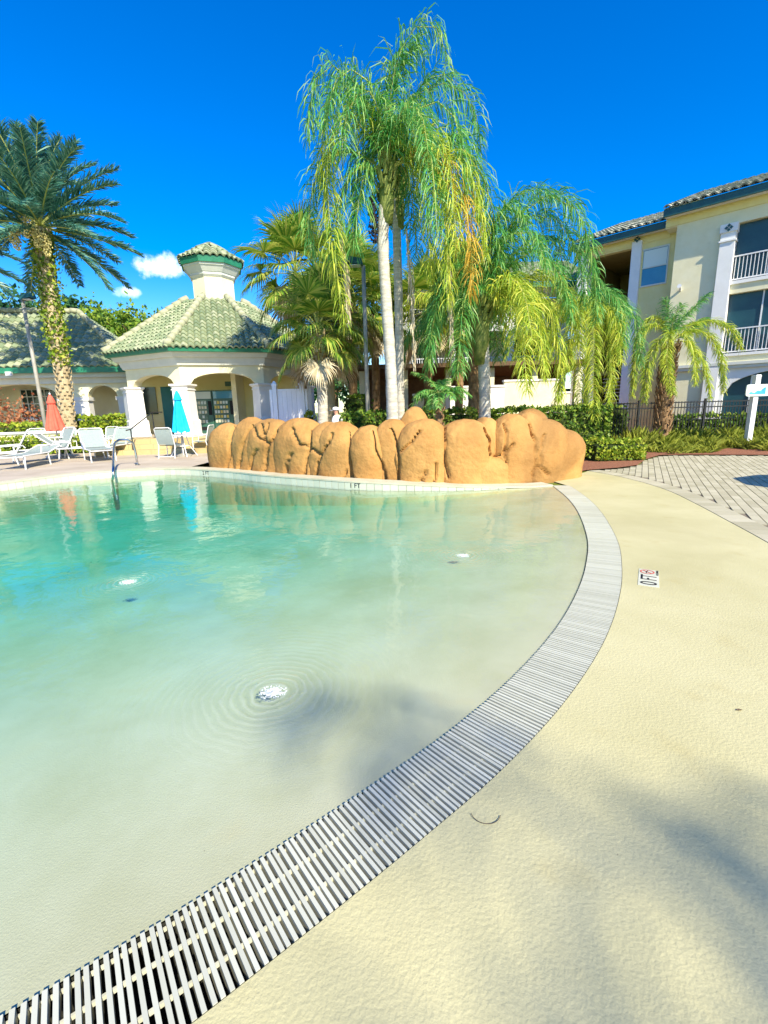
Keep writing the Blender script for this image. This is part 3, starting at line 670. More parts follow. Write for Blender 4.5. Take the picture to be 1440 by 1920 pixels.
for mb in (oct_solid(cr + .07, 7.34, cr + .09, 7.44), oct_solid(cr + .12, 7.44, cr + .30, 7.66), oct_solid(cr + .33, 7.66, cr + .35, 7.74)): cc.add(mb.v, mb.f)
wb(cc, 'cupola_cornice', M['trim'], gaz)
wb(oct_solid(cr + .42, 7.74, cr + .46, 7.98), 'cupola_gutter', M['gutter'], gaz)
wb(oct_solid(cr + .42, 7.95, .12, 8.72), 'cupola_roof', M['roofbase'], gaz)
fac = [(gv(k, cr + .48, 7.97), gv(k + 1, cr + .48, 7.97), gv(k + 1, .1, 8.76), gv(k, .1, 8.76)) for k in range(8)]
tm = tile_template(.28, .34); T_ = MB()
for (A, B_, C_, D_) in fac:
    u = (B_ - A).normalized(); nn = u.cross(D_ - A).normalized(); v = nn.cross(u)
    if nn.z < 0: nn = -nn; v = -v
    hg = (D_ - A).dot(v)
    for j in range(int(hg / .3) + 1):
        f = min(1, (j * .3 + .1) / hg); a0 = (A.lerp(D_, f) - A).dot(u); a1 = (B_.lerp(C_, f) - A).dot(u)
        for i in range(math.ceil(a0 / .27 - .3), math.floor(a1 / .27 + .3)):
            m_ = Matrix.Translation(A + u * ((i + .5) * .27) + v * (j * .3) + nn * .01) @ Matrix((u, v, nn)).transposed().to_4x4(); T_.add([m_ @ q for q in tm.v], tm.f)
for k in range(8): hip_caps(T_, gv(k, cr + .48, 8.0), gv(k, .1, 8.76), .08)
T_.lathe([(.16, 8.70), (.13, 8.80), (.04, 8.86)], 8, (gz_c.x, gz_c.y, 0))
wb(T_, 'cupola_tiles', M['tile'], gaz, True, 'stuff')
# interior: back wall with door and side pier
iw = MB(); yb = gz_c.y - .6
iw.bb(gz_c.x - 3.9, gz_c.x + 3.9, yb, yb + .2, PZ, WTOP + .3)
wb(iw, 'inner_wall', M['yellow'], gaz)
wb(MB().bb(-6.42, -6.22, yb - 1.2, yb - .01, PZ, WTOP), 'pier', M['stucco'], gaz)
wb(oct_solid(gR - .3, WTOP - .02, gR - .3, WTOP + .1), 'soffit', M['yellow'], gaz)
dr = wb(MB().bb(-10.0, -8.9, yb - .06, yb - .005, PZ, PZ + 2.1), 'door', M['doorteal'], gaz)
wb(MB().bb(-9.0, -8.96, yb - .10, yb - .06, PZ + .95, PZ + 1.1), 'door_handle', M['steel'], gaz)
wb(MB().bb(-10.9, -10.25, yb - .05, yb - .005, PZ + .9, PZ + 2.1), 'window_pane', M['glassd'], gaz)
# vending machines
def vending(cx, lab, mats_):
    r_ = empty('vending_machine', (cx, yb - .55, PZ), lab, 'vending machine', 'vending machines inside the pavilion')
    MB().bb(-.46, .46, -.36, .36, 0, 1.85).build('cabinet', M['vend'], r_)
    MB().bb(-.42, .22, -.375, -.362, .42, 1.45).build('display_window', M['vglass'], r_)
    MB().bb(-.42, .42, -.378, -.362, 1.5, 1.8).build('header_panel', M['blueglass'] if mats_ else M['can2'], r_)
    MB().bb(.27, .42, -.375, -.362, .8, 1.4).build('coin_panel', M['black'], r_)
    for j in range(5):
        for i in range(5):
            MB().bb(-.40 + i * .125, -.31 + i * .125, -.392, -.378, .47 + j * .2, .59 + j * .2).build('snack_pack', random.choice([M['can1'], M['can2'], M['can3']]) if mats_ else random.choice([M['can2'], M['vglass'], M['can1']]), r_)
    MB().bb(-.3, .2, -.38, -.362, .15, .3).build('delivery_flap', M['black'], r_)
vending(-7.87, 'dark green vending machine with pale drink packs inside the pavilion', False)
vending(-6.92, 'dark vending machine with cream and gold packs under a blue header', True)
o = MB().bb(-7.05, -6.62, yb - .06, yb - .006, 2.72, 2.92).build('wall_sign', M['vend']); tag(o, 'small dark green sign on the pavilion inner wall', 'sign')

# steps up to the pavilion
st = empty('entrance_steps', (-7.6, 17.2, .155), 'tan stone steps leading up to the pavilion', 'steps')
for j in range(3):
    y0 = 16.35 + j * .42; z1 = .155 + .168 * (j + 1)
    x = -10.2
    while x < -4.4:
        w = random.uniform(.42, .62); wb(MB().bb(x, x + w - .008, y0, 18.4, .15, z1 - random.uniform(0, .004)), 'stone', M['stone'], st); x += w
# stair handrail
rl = empty('stair_handrail', (-9.2, 16.9, .155), 'dark metal handrail rising beside the pavilion steps', 'handrail')
a = at(243, 812, 16.3); b = at(240, 800, 16.4); 
wb(MB().tube([Vector((a.x, 16.4, .16)), Vector((a.x, 16.4, 1.05))], .022, 8), 'post', M['iron'], rl)
wb(MB().tube([Vector((a.x - .12, 16.3, 1.02)), Vector((a.x, 16.4, 1.05)), Vector((a.x + .05, 18.0, 1.62)), Vector((a.x + .3, 18.3, 1.62))], .022, 8), 'rail', M['iron'], rl)
wb(MB().tube([Vector((a.x + .05, 18.0, .66)), Vector((a.x + .05, 18.0, 1.62))], .022, 8), 'post', M['iron'], rl)

# ------------------------------------------------------------ clubhouse on the left
lb = empty('clubhouse', (-15.5, 22.0, .155), 'low cream clubhouse with arches and green tiled hip roof', 'building')
LA = Vector((-20.5, 21.6, 0)); LB = Vector((-12.05, 22.9, 0)); le = (LB - LA); LL = le.length; le.normalize(); ln = Vector((le.y, -le.x, 0))
def lu(px, py):                       # pixel on the arcade wall -> distance along it
    d = ray(px, py); t = (LA - CP).dot(ln) / d.dot(ln); return (CP + d * t - LA).dot(le), (CP + d * t).z
u1 = lu(-40, 760)[0]; u2 = lu(100, 760)[0]; u3 = lu(168, 770)[0]; u4 = lu(226, 770)[0]
WZ = 3.35
wb(arch_wall(LA, le, ln, [(0, u1, .15, None), (u1, u2 + .35, 2.45, .62), (u2 + .35, u3, .15, None), (u3, u4, 2.35, .62), (u4, LL, .15, None)], WZ, .4), 'arcade_wall', M['stucco'], lb)
def lp(u, d, z): q = LA + le * u - ln * d; return Vector((q.x, q.y, z))
def lbox(mb, u0, u1_, d0, d1, z0, z1): return mb.box(lp((u0 + u1_) / 2, (d0 + d1) / 2, (z0 + z1) / 2), (abs(u1_ - u0), abs(d1 - d0), z1 - z0), (le, -ln, Z))
for (a_, b_) in ((u2 + .30, u3 + .03), (u4 - .03, LL + .03)):
    pr = wb(lbox(MB(), a_, b_, -.06, .46, .15, 2.28), 'pier', M['stuccow'], lb)
    q = lbox(lbox(MB(), a_ - .06, b_ + .06, -.12, .52, 2.28, 2.44), a_ - .03, b_ + .03, -.09, .49, .15, .75); q.v = [v - Vector(lb.location) for v in q.v]; q.build('capital', M['stuccow'], pr)
wb(lbox(MB(), -.1, LL + .1, -.12, .3, WZ - .28, WZ - .02), 'frieze', M['trim'], lb)
wb(lbox(MB(), -.1, LL + .25, -.45, .3, WZ - .02, WZ + .18), 'cornice', M['trim'], lb)
wb(lbox(MB(), -.2, LL + .45, -.72, -.62, WZ + .16, WZ + .42), 'gutter', M['gutter'], lb)
wb(lbox(MB(), -.2, LL + .45, -.62, .4, WZ + .18, WZ + .22), 'soffit', M['gutter'], lb)
wb(lbox(MB(), 0, LL, 2.3, 2.5, .15, WZ), 'inner_wall', M['stucco'], lb)
for (px0, px1) in ((42, 74), (76, 108)):
    def li(px, py, dd=2.3): d = ray(px, py); o_ = LA - ln * dd; t = (o_ - CP).dot(ln) / d.dot(ln); h = CP + d * t; return (h - o_).dot(le), h.z
    a_ = li(px0, 750)[0]; b_ = li(px1, 750)[0]; z0_, z1_ = 1.55, 2.95
    w_ = wb(lbox(MB(), a_, b_, 2.27, 2.296, z0_, z1_), 'window', M['glassd'], lb)
    fr_ = MB()
    for k in range(4): uu = a_ + (b_ - a_) * k / 3; lbox(fr_, uu - .02, uu + .02, 2.24, 2.27, z0_, z1_)
    for k in range(5): zz = z0_ + (z1_ - z0_) * k / 4; lbox(fr_, a_, b_, 2.245, 2.268, zz - .02, zz + .02)
    fr_.v = [v - Vector(lb.location) for v in fr_.v]; fr_.build('muntins', M['trim'], w_)
    s_ = lbox(MB(), a_ - .1, b_ + .1, 2.15, 2.29, z0_ - .15, z0_ - .02); s_.v = [v - Vector(lb.location) for v in s_.v]; s_.build('sill', M['stuccow'], w_)
wb(lbox(MB(), u4 - .6, u4 - .1, 2.24, 2.29, .5, 2.6), 'shutter', M['doorteal'], lb)
RD = 7.0
rz0 = WZ + .40
E0, E1 = lp(-1.5, -.70, rz0), lp(LL + .43, -.70, rz0); apx = at(147, 587, 25.4)
ridge1 = Vector((apx.x, apx.y, apx.z)); ridge0 = lp(-1.5, -(apx - LA).dot(ln), apx.z)
E2 = lp(LL + .43, RD, rz0)
rf = MB(); rf.add([E0, E1, ridge1, ridge0], [(0, 1, 2, 3)]); rf.add([E1, E2, ridge1], [(0, 1, 2)]); rf.add([E0, ridge0, lp(-1.5, RD, rz0), E2, ridge1], [(0, 1, 2), (2, 1, 4, 3)])
wb(rf, 'roof', M['roofbase'], lb)
tiles_on(lb, [(E0, E1, ridge1, ridge0), (E1, E2, ridge1 + Vector((0, .01, 0)), ridge1)], .29, .38, M['tile'], 300)
hc = MB(); hip_caps(hc, E1 + Z * .08, ridge1 + Z * .08, .15); wb(hc, 'hip_cap', M['hipcap'], lb, True); hc = MB(); hip_caps(hc, ridge0 + Z * .08, ridge1 + Z * .08, .15); wb(hc, 'ridge_cap', M['hipcap'], lb, True)
fl = wb(lbox(MB(), lu(35, 692)[0] - .12, lu(35, 692)[0] + .12, -.86, -.73, WZ + .05, WZ + .22), 'floodlight', M['white'], lb)
# low planter wall with a pale cap
pw = empty('planter_wall', (-13.5, 18.6, .155), 'low planter wall with a pale cap behind the loungers', 'wall')
a, b = at(-40, 812, 18.6), at(165, 806, 18.6)
wb(MB().bb(a.x, b.x, 18.5, 18.75, .15, .92), 'wall_body', M['stucco'], pw); wb(MB().bb(a.x - .05, b.x + .05, 18.44, 18.81, .92, 1.0), 'cap', M['stuccow'], pw)

# ------------------------------------------------------------ three-storey apartment house on the right
FO = Vector((14.1, 18.1, 0)); fa = rad(46); fe = Vector((-math.sin(fa), math.cos(fa), 0)); fn = Vector((-math.cos(fa), -math.sin(fa), 0))
ap = empty('apartment_house', (12.5, 20.0, .05), 'pale yellow three-storey apartment house with screened balconies and dark tiled eave', 'building')
def fp(t, d, z): q = FO + fe * t + fn * d; return Vector((q.x, q.y, z))
def fbox(mb, t0, t1, d0, d1, z0, z1): return mb.box(fp((t0 + t1) / 2, (d0 + d1) / 2, (z0 + z1) / 2), (abs(t1 - t0), abs(d1 - d0), z1 - z0), (-fe, -fn, Z))
def ft(px, py, d):
    r_ = ray(px, py); o_ = FO + fn * d; k = (o_ - CP).dot(fn) / r_.dot(fn); h = CP + r_ * k; return (h - o_).dot(fe), h.z
def apb(mb, name, m, kind=None): return wb(mb, name, m, ap)
def sub(mb, name, m, par): mb.v = [v - Vector(ap.location) for v in mb.v]; return mb.build(name, m, par)
NT = -9.0
apb(fbox(MB(), 1.48, 3.0, -6, 0, .03, 8.66), 'bay_wall', M['stucco'])
apb(fbox(MB(), NT, 1.46, -2.2, -1.9, .03, 8.5), 'balcony_back_wall', M['stuccow'])
q = fbox(fbox(MB(), NT, 1.02, -1.9, -.012, 5.46, 5.80), NT, 1.02, -1.9, -.012, 2.95, 3.2); apb(q, 'floor_slab', M['stucco'])
apb(fbox(fbox(MB(), NT, 1.03, -.3, .05, 5.78, 5.9), NT, 1.03, -.3, .05, 3.18, 3.28), 'balcony_curb', M['stuccow'])
top = arch_wall(fp(1.03, -.01, 0), -fe, fn, [(0, 4.2, 7.9, None), (4.2, 4.7, 5.8, None), (4.7, 10.0, 7.9, None)], 8.66, .3); apb(top, 'arched_head', M['stucco'])
gf = arch_wall(fp(1.03, -.01, 0), -fe, fn, [(0, .22, .03, None), (.22, 4.2, 1.75, .85), (4.2, 4.7, .03, None), (4.7, 10, 1.75, .85)], 2.96, .3); apb(gf, 'ground_arch', M['stuccow'])
apb(fbox(MB(), 1.03, 1.48, -.3, -.01, 7.85, 8.66), 'head_wall', M['stucco']); apb(fbox(MB(), 3.0, 3.42, -1.2, -.02, 8.3, 8.66), 'head_wall', M['stucco'])
pl = apb(fbox(MB(), 1.02, 1.48, -.3, .14, .03, 7.62), 'pilaster', M['stuccow']); sub(fbox(MB(), .98, 1.52, -.3, .19, 7.30, 7.36), 'band', M['stuccow'], pl)
sub(fbox(MB(), .98, 1.52, -.3, .19, 7.62, 7.9), 'capital', M['stuccow'], pl)
def diamond(t, z, d, par):
    mb = MB()
    for (a_, b_) in ((0, .075), (.075, 0), (0, -.075), (-.075, 0)): mb.box(fp(t + a_, d, z + b_), (.085, .02, .085), ((fe + Z).normalized(), fn, (Z - fe).normalized()))
    sub(mb, 'diamond_ornament', M['dkgutter'], par)
diamond(1.25, 7.76, .20, pl)
apb(fbox(fbox(MB(), NT, 3.02, -.1, .10, 2.72, 2.84), NT, 3.02, -.1, .16, 2.84, 2.95), 'string_course', M['trim'])
for (zb_, zt_) in ((5.9, 7.9), (3.28, 5.46), (.2, 2.6)):
    k = 0; t_ = 1.02
    while t_ > -4.2:
        t2 = t_ - 1.04; pane = apb(fbox(MB(), t2 + .02, t_ - .02, -.24, -.22, zb_, zt_ - .02), 'screen_pane', M['screen'])
        sub(fbox(MB(), t2 - .025, t2 + .02, -.26, -.18, zb_, zt_), 'mullion', M['white'], pane); t_ = t2; k += 1
def railing(z0, z1):
    r_ = apb(fbox(fbox(MB(), NT, 1.02, -.12, -.07, z1 - .045, z1), NT, 1.02, -.12, -.07, z0 + .05, z0 + .09), 'balcony_rail', M['white']); t_ = .95
    me = None
    while t_ > -4.5:
        sub(fbox(MB(), t_ - .011, t_ + .011, -.106, -.084, z0 + .09, z1 - .045), 'baluster', M['white'], r_); t_ -= .115
railing(5.90, 6.80); railing(3.28, 4.20)
# recessed part with window and stairwell
DR = -.75
apb(fbox(fbox(fbox(MB(), 3.0, 4.72, DR - .3, DR, .03, 8.5), 4.72, 7.2, DR - .3, DR, 8.1, 8.5), 3.0, 7.2, DR - 5, DR - 4.8, .03, 8.5), 'recessed_wall', M['yellow'])
wt0, wt1 = ft(1250, 500, DR)[0], ft(1205, 500, DR)[0]; wz0, wz1 = ft(1225, 533, DR)[1], ft(1225, 467, DR)[1]
wn_ = apb(fbox(MB(), wt0, wt1, DR - .02, DR + .012, wz0, wz1), 'window', M['blueglass']); zm = (wz0 + wz1) / 2
sub(fbox(fbox(fbox(fbox(MB(), wt0 - .05, wt1 + .05, DR, DR + .04, wz1, wz1 + .06), wt0 - .05, wt1 + .05, DR, DR + .06, wz0 - .06, wz0), wt0, wt1, DR, DR + .045, zm - .025, zm + .025), wt0 - .05, wt0, DR, DR + .04, wz0, wz1), 'frame', M['trim'], wn_)
sub(fbox(MB(), wt0 + .02, wt1 - .02, DR + .013, DR + .02, zm + .03, wz1 - .02), 'blind', M['signb'], wn_)
p2a, p2b = ft(1205, 460, DR)[0], ft(1187, 460, DR)[0]
pl = apb(fbox(MB(), p2a, p2b, DR - .5, DR + .14, .03, 8.3), 'pilaster', M['stuccow']); diamond((p2a + p2b) / 2, ft(1197, 450, DR)[1], DR + .15, pl)
p3a, p3b = ft(1103, 500, DR)[0], ft(1086, 500, DR)[0]
pl = apb(fbox(MB(), p3a, p3b, DR - .5, DR + .14, .03, 8.3), 'pilaster', M['stuccow'])
# stairwell inside: landings, stair flights
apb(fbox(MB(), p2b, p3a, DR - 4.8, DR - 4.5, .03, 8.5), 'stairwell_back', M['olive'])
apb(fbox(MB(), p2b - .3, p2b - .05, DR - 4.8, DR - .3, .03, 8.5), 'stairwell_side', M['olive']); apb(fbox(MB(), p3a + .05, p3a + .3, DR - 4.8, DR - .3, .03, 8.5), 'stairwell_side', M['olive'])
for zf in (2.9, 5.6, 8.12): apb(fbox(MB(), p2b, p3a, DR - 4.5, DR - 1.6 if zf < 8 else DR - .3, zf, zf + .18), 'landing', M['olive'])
for k in range(16): apb(fbox(MB(), p2b, p3a - .4, DR - 1.6 + k * .0 - .24 * (15 - k) * .3 - .25, DR - 1.6 - .24 * (15 - k) * .3 + .02 - .25, .15 + k * .17, .20 + k * .17), 'stair_tread', M['trim'])
# eaves and tiled roof edge
def eave(t0, t1, d, z):
    apb(fbox(MB(), t0, t1, d + .42, d + .52, z - .02, z + .24), 'gutter', M['dkgutter']); apb(fbox(MB(), t0, t1, d - 1, d + .42, z + .02, z + .05), 'soffit', M['stuccow'])
    apb(fbox(MB(), t0, t1, d - .05, d + .03, z - .28, z + .02), 'fascia_band', M['yellow'])
    A, B_ = fp(t1, d + .56, z + .25), fp(t0, d + .56, z + .25); C_, D_ = fp(t0, d - 6, z + .25 + 2.4), fp(t1, d - 6, z + .25 + 2.4)
    r_ = MB(); r_.add([A, B_, C_, D_], [(0, 1, 2, 3)]); apb(r_, 'roof', M['roofbase']); return (A, B_, C_, D_)
f1 = eave(NT, 3.4, 0, 8.62); f2 = eave(3.4, 7.3, DR, 8.45)
tiles_on(ap, [f1, f2], .30, .40, M['tiledk'], 150)
gb = MB(); gb.add([fp(3.39, .5, 8.64), fp(3.39, .5, 8.9), fp(3.39, -6, 11.28), fp(3.39, -6, 8.64)], [(0, 1, 2, 3)]); apb(gb, 'gable_side', M['stucco'])
sc_t, sc_z = ft(1275, 545, 0); apb(MB().tube([fp(sc_t, 0, sc_z), fp(sc_t - .05, .22, sc_z + .08), fp(sc_t - .05, .42, sc_z + .10)], [.05, .035, .08], 8), 'wall_lamp', M['white'])

# ------------------------------------------------------------ apartment wing behind the palms
wg = empty('apartment_wing', (6, 29, .03), 'cream apartment wing with shaded ground floor behind the palms', 'building')
wxa, wxb = at(742, 700, 28).x, at(1090, 600, 28).x; ez_ = at(1070, 541, 28).z
wb(MB().bb(wxa, wxb, 30.2, 36, .03, ez_), 'wall', M['stucco'], wg)
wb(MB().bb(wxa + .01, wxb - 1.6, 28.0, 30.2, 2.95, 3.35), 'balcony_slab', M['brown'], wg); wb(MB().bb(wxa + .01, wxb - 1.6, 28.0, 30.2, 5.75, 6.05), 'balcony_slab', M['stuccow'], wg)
x = wxa + .2; k = 0
while x < wxb - 1:
    wb(MB().bb(x, x + .5, 28.05, 28.5, .03, ez_), 'pier', M['stuccow'], wg); x += 3.1
    for z_ in (.6, 3.6, 6.3):
        w_ = wb(MB().bb(x - 2.2, x - .5, 30.12, 30.19, z_, z_ + 1.9), 'window', M['glassd'], wg); q = MB().bb(x - 1.38, x - 1.32, 30.08, 30.12, z_, z_ + 1.9); q.v = [v - Vector(wg.location) for v in q.v]; q.build('mullion', M['white'], w_)
for z_ in (3.35, 6.05):
    r_ = wb(MB().bb(wxa, wxb - 1.6, 28.06, 28.11, z_ + .95, z_ + 1.0), 'balcony_rail', M['white'], wg); x = wxa
    q = MB()
    while x < wxb - 1.6: q.bb(x, x + .03, 28.07, 28.10, z_, z_ + .95); x += .14
    q.v = [v - Vector(wg.location) for v in q.v]; q.build('balusters', M['white'], r_)['kind'] = 'stuff'
wb(MB().bb(wxa - .3, wxb + .4, 27.4, 27.52, ez_ - .02, ez_ + .26), 'gutter', M['gutter'], wg); wb(MB().bb(wxa - .3, wxb + .3, 27.52, 30.2, ez_ + .03, ez_ + .08), 'soffit', M['stuccow'], wg)
A, B_ = Vector((wxa - .3, 27.38, ez_ + .27)), Vector((wxb + .4, 27.38, ez_ + .27)); C_, D_ = Vector((wxb + .4, 32.5, ez_ + 2.7)), Vector((wxa + 5.0, 32.5, ez_ + 2.7))
r_ = MB(); r_.add([A, B_, C_, D_], [(0, 1, 2, 3)]); r_.add([A, D_, Vector((wxa - .3, 37, ez_ + .27))], [(0, 1, 2)]); wb(r_, 'roof', M['roofbase'], wg); tiles_on(wg, [(A, B_, C_, D_)], .34, .44, M['tile'], 120)
# brown-roofed shelter and garden wall in front of the wing
sh = empty('shelter', (6.2, 22.6, .03), 'open brown-roofed shelter on cream posts behind the garden wall', 'shelter')
sxa, sxb = at(672, 740, 22).x, at(1085, 740, 22).x
wb(MB().add([(sxa, 21.2, 3.45), (sxb, 21.2, 3.45), (sxb + .2, 24.6, 3.2), (sxa - .2, 24.6, 3.2), (sxa, 21.2, 3.27), (sxb, 21.2, 3.27), (sxb + .2, 24.6, 3.0), (sxa - .2, 24.6, 3.0)], [(0, 1, 2, 3), (7, 6, 5, 4), (0, 4, 5, 1), (1, 5, 6, 2), (2, 6, 7, 3), (3, 7, 4, 0)]), 'roof', M['brown'], sh)
for x in np.linspace(sxa + .2, sxb - .2, 6): wb(MB().bb(x - .12, x + .12, 21.7, 21.94, .03, 3.22), 'post', M['stucco'], sh)
wb(MB().bb(sxa, sxb, 24.4, 24.6, .03, 3.0), 'shade_back', M['brown'], sh)  # dark brown sheet painting in the deep shade below the roof
bxa, bxb = at(945, 730, 20.5).x, at(1045, 730, 20.5).x
gw = empty('garden_wall', (5, 19.0, .03), 'sunlit cream garden wall behind the clipped hedge', 'wall')
for (pa, pb, ptop) in ((775, 835, 742), (835, 945, 728), (945, 1046, 716), (1046, 1068, 738)):
    a, b = at(pa, ptop, 19.0), at(pb, ptop, 19.0)
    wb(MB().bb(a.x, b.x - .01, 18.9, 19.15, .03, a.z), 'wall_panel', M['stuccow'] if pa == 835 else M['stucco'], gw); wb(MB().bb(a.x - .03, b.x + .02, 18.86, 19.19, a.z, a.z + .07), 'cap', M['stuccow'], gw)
for (pa, pb) in ((845, 866), (878, 895)):
    a, b = at(pa, 733, 18.88), at(pb, 748, 18.88); wb(MB().bb(a.x, b.x, 18.872, 18.898, b.z, a.z), 'window', M['carwin'], gw)

# ------------------------------------------------------------ plants
def frond(name, parent, base, az, el0, L, droop, ll=.8, n=80, hang=1.0, width=.028, fwd=.45, vee=.1, mats=('rachis', 'queen'), p=1.3, s0=.16, azd=0.0, rr=.022, spread=1.0):
    """one pinnate leaf: curved rachis, leaflets on both sides that bend under their own weight"""
    m = 22; s = np.linspace(0, 1, m); sg_ = s ** p; el = el0 - droop * (sg_ if p < 1.99 else s ** 2.8 / (s ** 2.8 + (1 - s) ** 2.8 * .32)); a = az + azd * s
    d = np.stack([np.cos(el) * np.cos(a), np.cos(el) * np.sin(a), np.sin(el)], 1)
    pos = np.vstack([[0, 0, 0], np.cumsum((d[1:] + d[:-1]) / 2 * L / (m - 1), 0)]) + np.array(base)
    mb = MB(); mb.tube([Vector(q) for q in pos[::3]] + [Vector(pos[-1])], [rr * (1 - .85 * k / 8) for k in range(len(pos[::3]) + 1)], 4, False); nr = len(mb.f)
    V = [tuple(v) for v in mb.v]; Fc = list(mb.f); off = len(V)
    t = np.sort(RNG.uniform(s0, .995, n)); t = .5 * t + .5 * np.linspace(s0, .995, n)
    bpos = np.stack([np.interp(t, s, pos[:, i]) for i in range(3)], 1); bd = np.stack([np.interp(t, s, d[:, i]) for i in range(3)], 1); bd /= np.linalg.norm(bd, axis=1)[:, None]
    aa = np.interp(t, s, a); side = np.stack([-np.sin(aa), np.cos(aa), 0 * aa], 1); nrm = np.cross(bd, side)
    allV = []; allF = []
    for sg in (-1, 1):
        l_ = ll * np.sin(np.pi * np.clip(.14 + .80 * t, 0, 1)) ** .55 * RNG.uniform(.75, 1.12, n)
        D0 = side * sg * spread * RNG.uniform(.7, 1.1, (n, 1)) + bd * fwd * RNG.uniform(.6, 1.4, (n, 1)) + nrm * RNG.uniform(vee - .35, vee + .35, (n, 1)) + RNG.normal(0, .10, (n, 3)); D0 /= np.linalg.norm(D0, axis=1)[:, None]
        g = np.array([0, 0, -1.0]); hg = hang * RNG.uniform(.6, 1.4, (n, 1))
        D1 = D0 + g * hg; D1 /= np.linalg.norm(D1, axis=1)[:, None]; D2 = D1 + g * hg * 1.5; D2 /= np.linalg.norm(D2, axis=1)[:, None]
        p0 = bpos; p1 = p0 + D0 * l_[:, None] * .3; p2 = p1 + D1 * l_[:, None] * .34; p3 = p2 + D2 * l_[:, None] * .36
        wv = bd + RNG.normal(0, .45, (n, 3)); wv -= D1 * (wv * D1).sum(1)[:, None]; wv /= np.linalg.norm(wv, axis=1)[:, None]; wv *= width
        pts = np.stack([p0 - wv * .3, p0 + wv * .3, p1 - wv * .55, p1 + wv * .55, p2 - wv * .45, p2 + wv * .45, p3], 1).reshape(-1, 3)
        o0 = off + sum(len(q) for q in allV); allV.append(pts)
        for i in range(n):
            b = o0 + 7 * i; allF += [(b, b + 1, b + 3, b + 2), (b + 2, b + 3, b + 5, b + 4), (b + 4, b + 5, b + 6)]
    V += [tuple(q) for q in np.vstack(allV)]; Fc += allF
    mi = [0] * nr + [1] * len(allF)
    return link(name, mesh(name, V, Fc, [M[mats[0]], M[mats[1]]], False, mi), parent)
def pfrond(root, pts, Y, dy=0.0, m='queen', ll=.8, n=150, hang=.8, width=.018, plume=.55, rr=.02, fwd=.45, name='frond', spread=.8):
    """leaf whose rachis runs through the given points; dy lets the tip come forward or go back"""
    k = len(pts); P = [at(px, py, Y + dy * (i / (k - 1)) ** .8) - Vector(root.location) for i, (px, py) in enumerate(pts)]
    P, L = smooth3(P, 26); pos = np.array([tuple(p) for p in P]); d = np.gradient(pos, axis=0); d /= np.linalg.norm(d, axis=1)[:, None]; s = np.linspace(0, 1, 26)
    mb = MB(); mb.tube(P[::3] + [P[-1]], [rr * (1 - .85 * q / 9) for q in range(len(P[::3]) + 1)], 4, False); nr = len(mb.f); V = [tuple(v) for v in mb.v]; Fc = list(mb.f); off = len(V)
    n = max(60, int(n * L / 4.0)); t = .5 * np.sort(RNG.uniform(.14, .998, n)) + .5 * np.linspace(.14, .998, n)
    bp_ = np.stack([np.interp(t, s, pos[:, i]) for i in range(3)], 1); bd = np.stack([np.interp(t, s, d[:, i]) for i in range(3)], 1); bd /= np.linalg.norm(bd, axis=1)[:, None]
    e = pos[-1] - pos[0]; e[2] = 0; e = e / (np.linalg.norm(e) + 1e-6); s0 = np.array([-e[1], e[0], 0]); side = s0 - bd * (bd @ s0)[:, None]; side /= np.linalg.norm(side, axis=1)[:, None]; nm = np.cross(bd, side)
    cnt = off; g = np.array([0, 0, -1.0]); mi = []
    for sg in (-1, 1):
        l_ = ll * np.sin(np.pi * np.clip(.2 + .72 * t, 0, 1)) ** .5 * RNG.uniform(.6, 1.15, n); ang = RNG.normal(0, plume, n)
        D0 = (side * sg * np.cos(ang)[:, None] + nm * np.sin(ang)[:, None]) * spread + bd * fwd * RNG.uniform(.5, 1.5, (n, 1)); D0 /= np.linalg.norm(D0, axis=1)[:, None]
        hg = hang * RNG.uniform(.5, 1.5, (n, 1)); D1 = D0 + g * hg; D1 /= np.linalg.norm(D1, axis=1)[:, None]; D2 = D1 + g * hg * 1.4; D2 /= np.linalg.norm(D2, axis=1)[:, None]
        p1 = bp_ + D0 * l_[:, None] * .32; p2 = p1 + D1 * l_[:, None] * .34; p3 = p2 + D2 * l_[:, None] * .34
        wv = RNG.normal(0, 1, (n, 3)); wv -= D1 * (wv * D1).sum(1)[:, None]; wv /= np.linalg.norm(wv, axis=1)[:, None]; wv *= width
        pt = np.stack([bp_ - wv * .3, bp_ + wv * .3, p1 - wv * .55, p1 + wv * .55, p2 - wv * .45, p2 + wv * .45, p3], 1).reshape(-1, 3); V += [tuple(q) for q in pt]
        for i in range(n): b = cnt + 7 * i; Fc += [(b, b + 1, b + 3, b + 2), (b + 2, b + 3, b + 5, b + 4), (b + 4, b + 5, b + 6)]
        cnt += 7 * n
    return link(name, mesh(name, V, Fc, [M['rachis'], M[m]], False, [0] * nr + [1] * (len(Fc) - nr)), root)
def trunk_mesh(path, r, seg=14, ring=.16, amp=.06, smoothn=60):
    P, L = smooth3(path, smoothn); n = len(P); mb = MB(); rs = []
    for i in range(n):
        f = i / (n - 1); rr = np.interp(f, np.linspace(0, 1, len(r)), r); rs.append(float(rr * (1 + amp * (1 if (int(f * L / ring)) % 2 else -1) * .5 + random.uniform(-.02, .02))))
    mb.tube(P, rs, seg); return mb
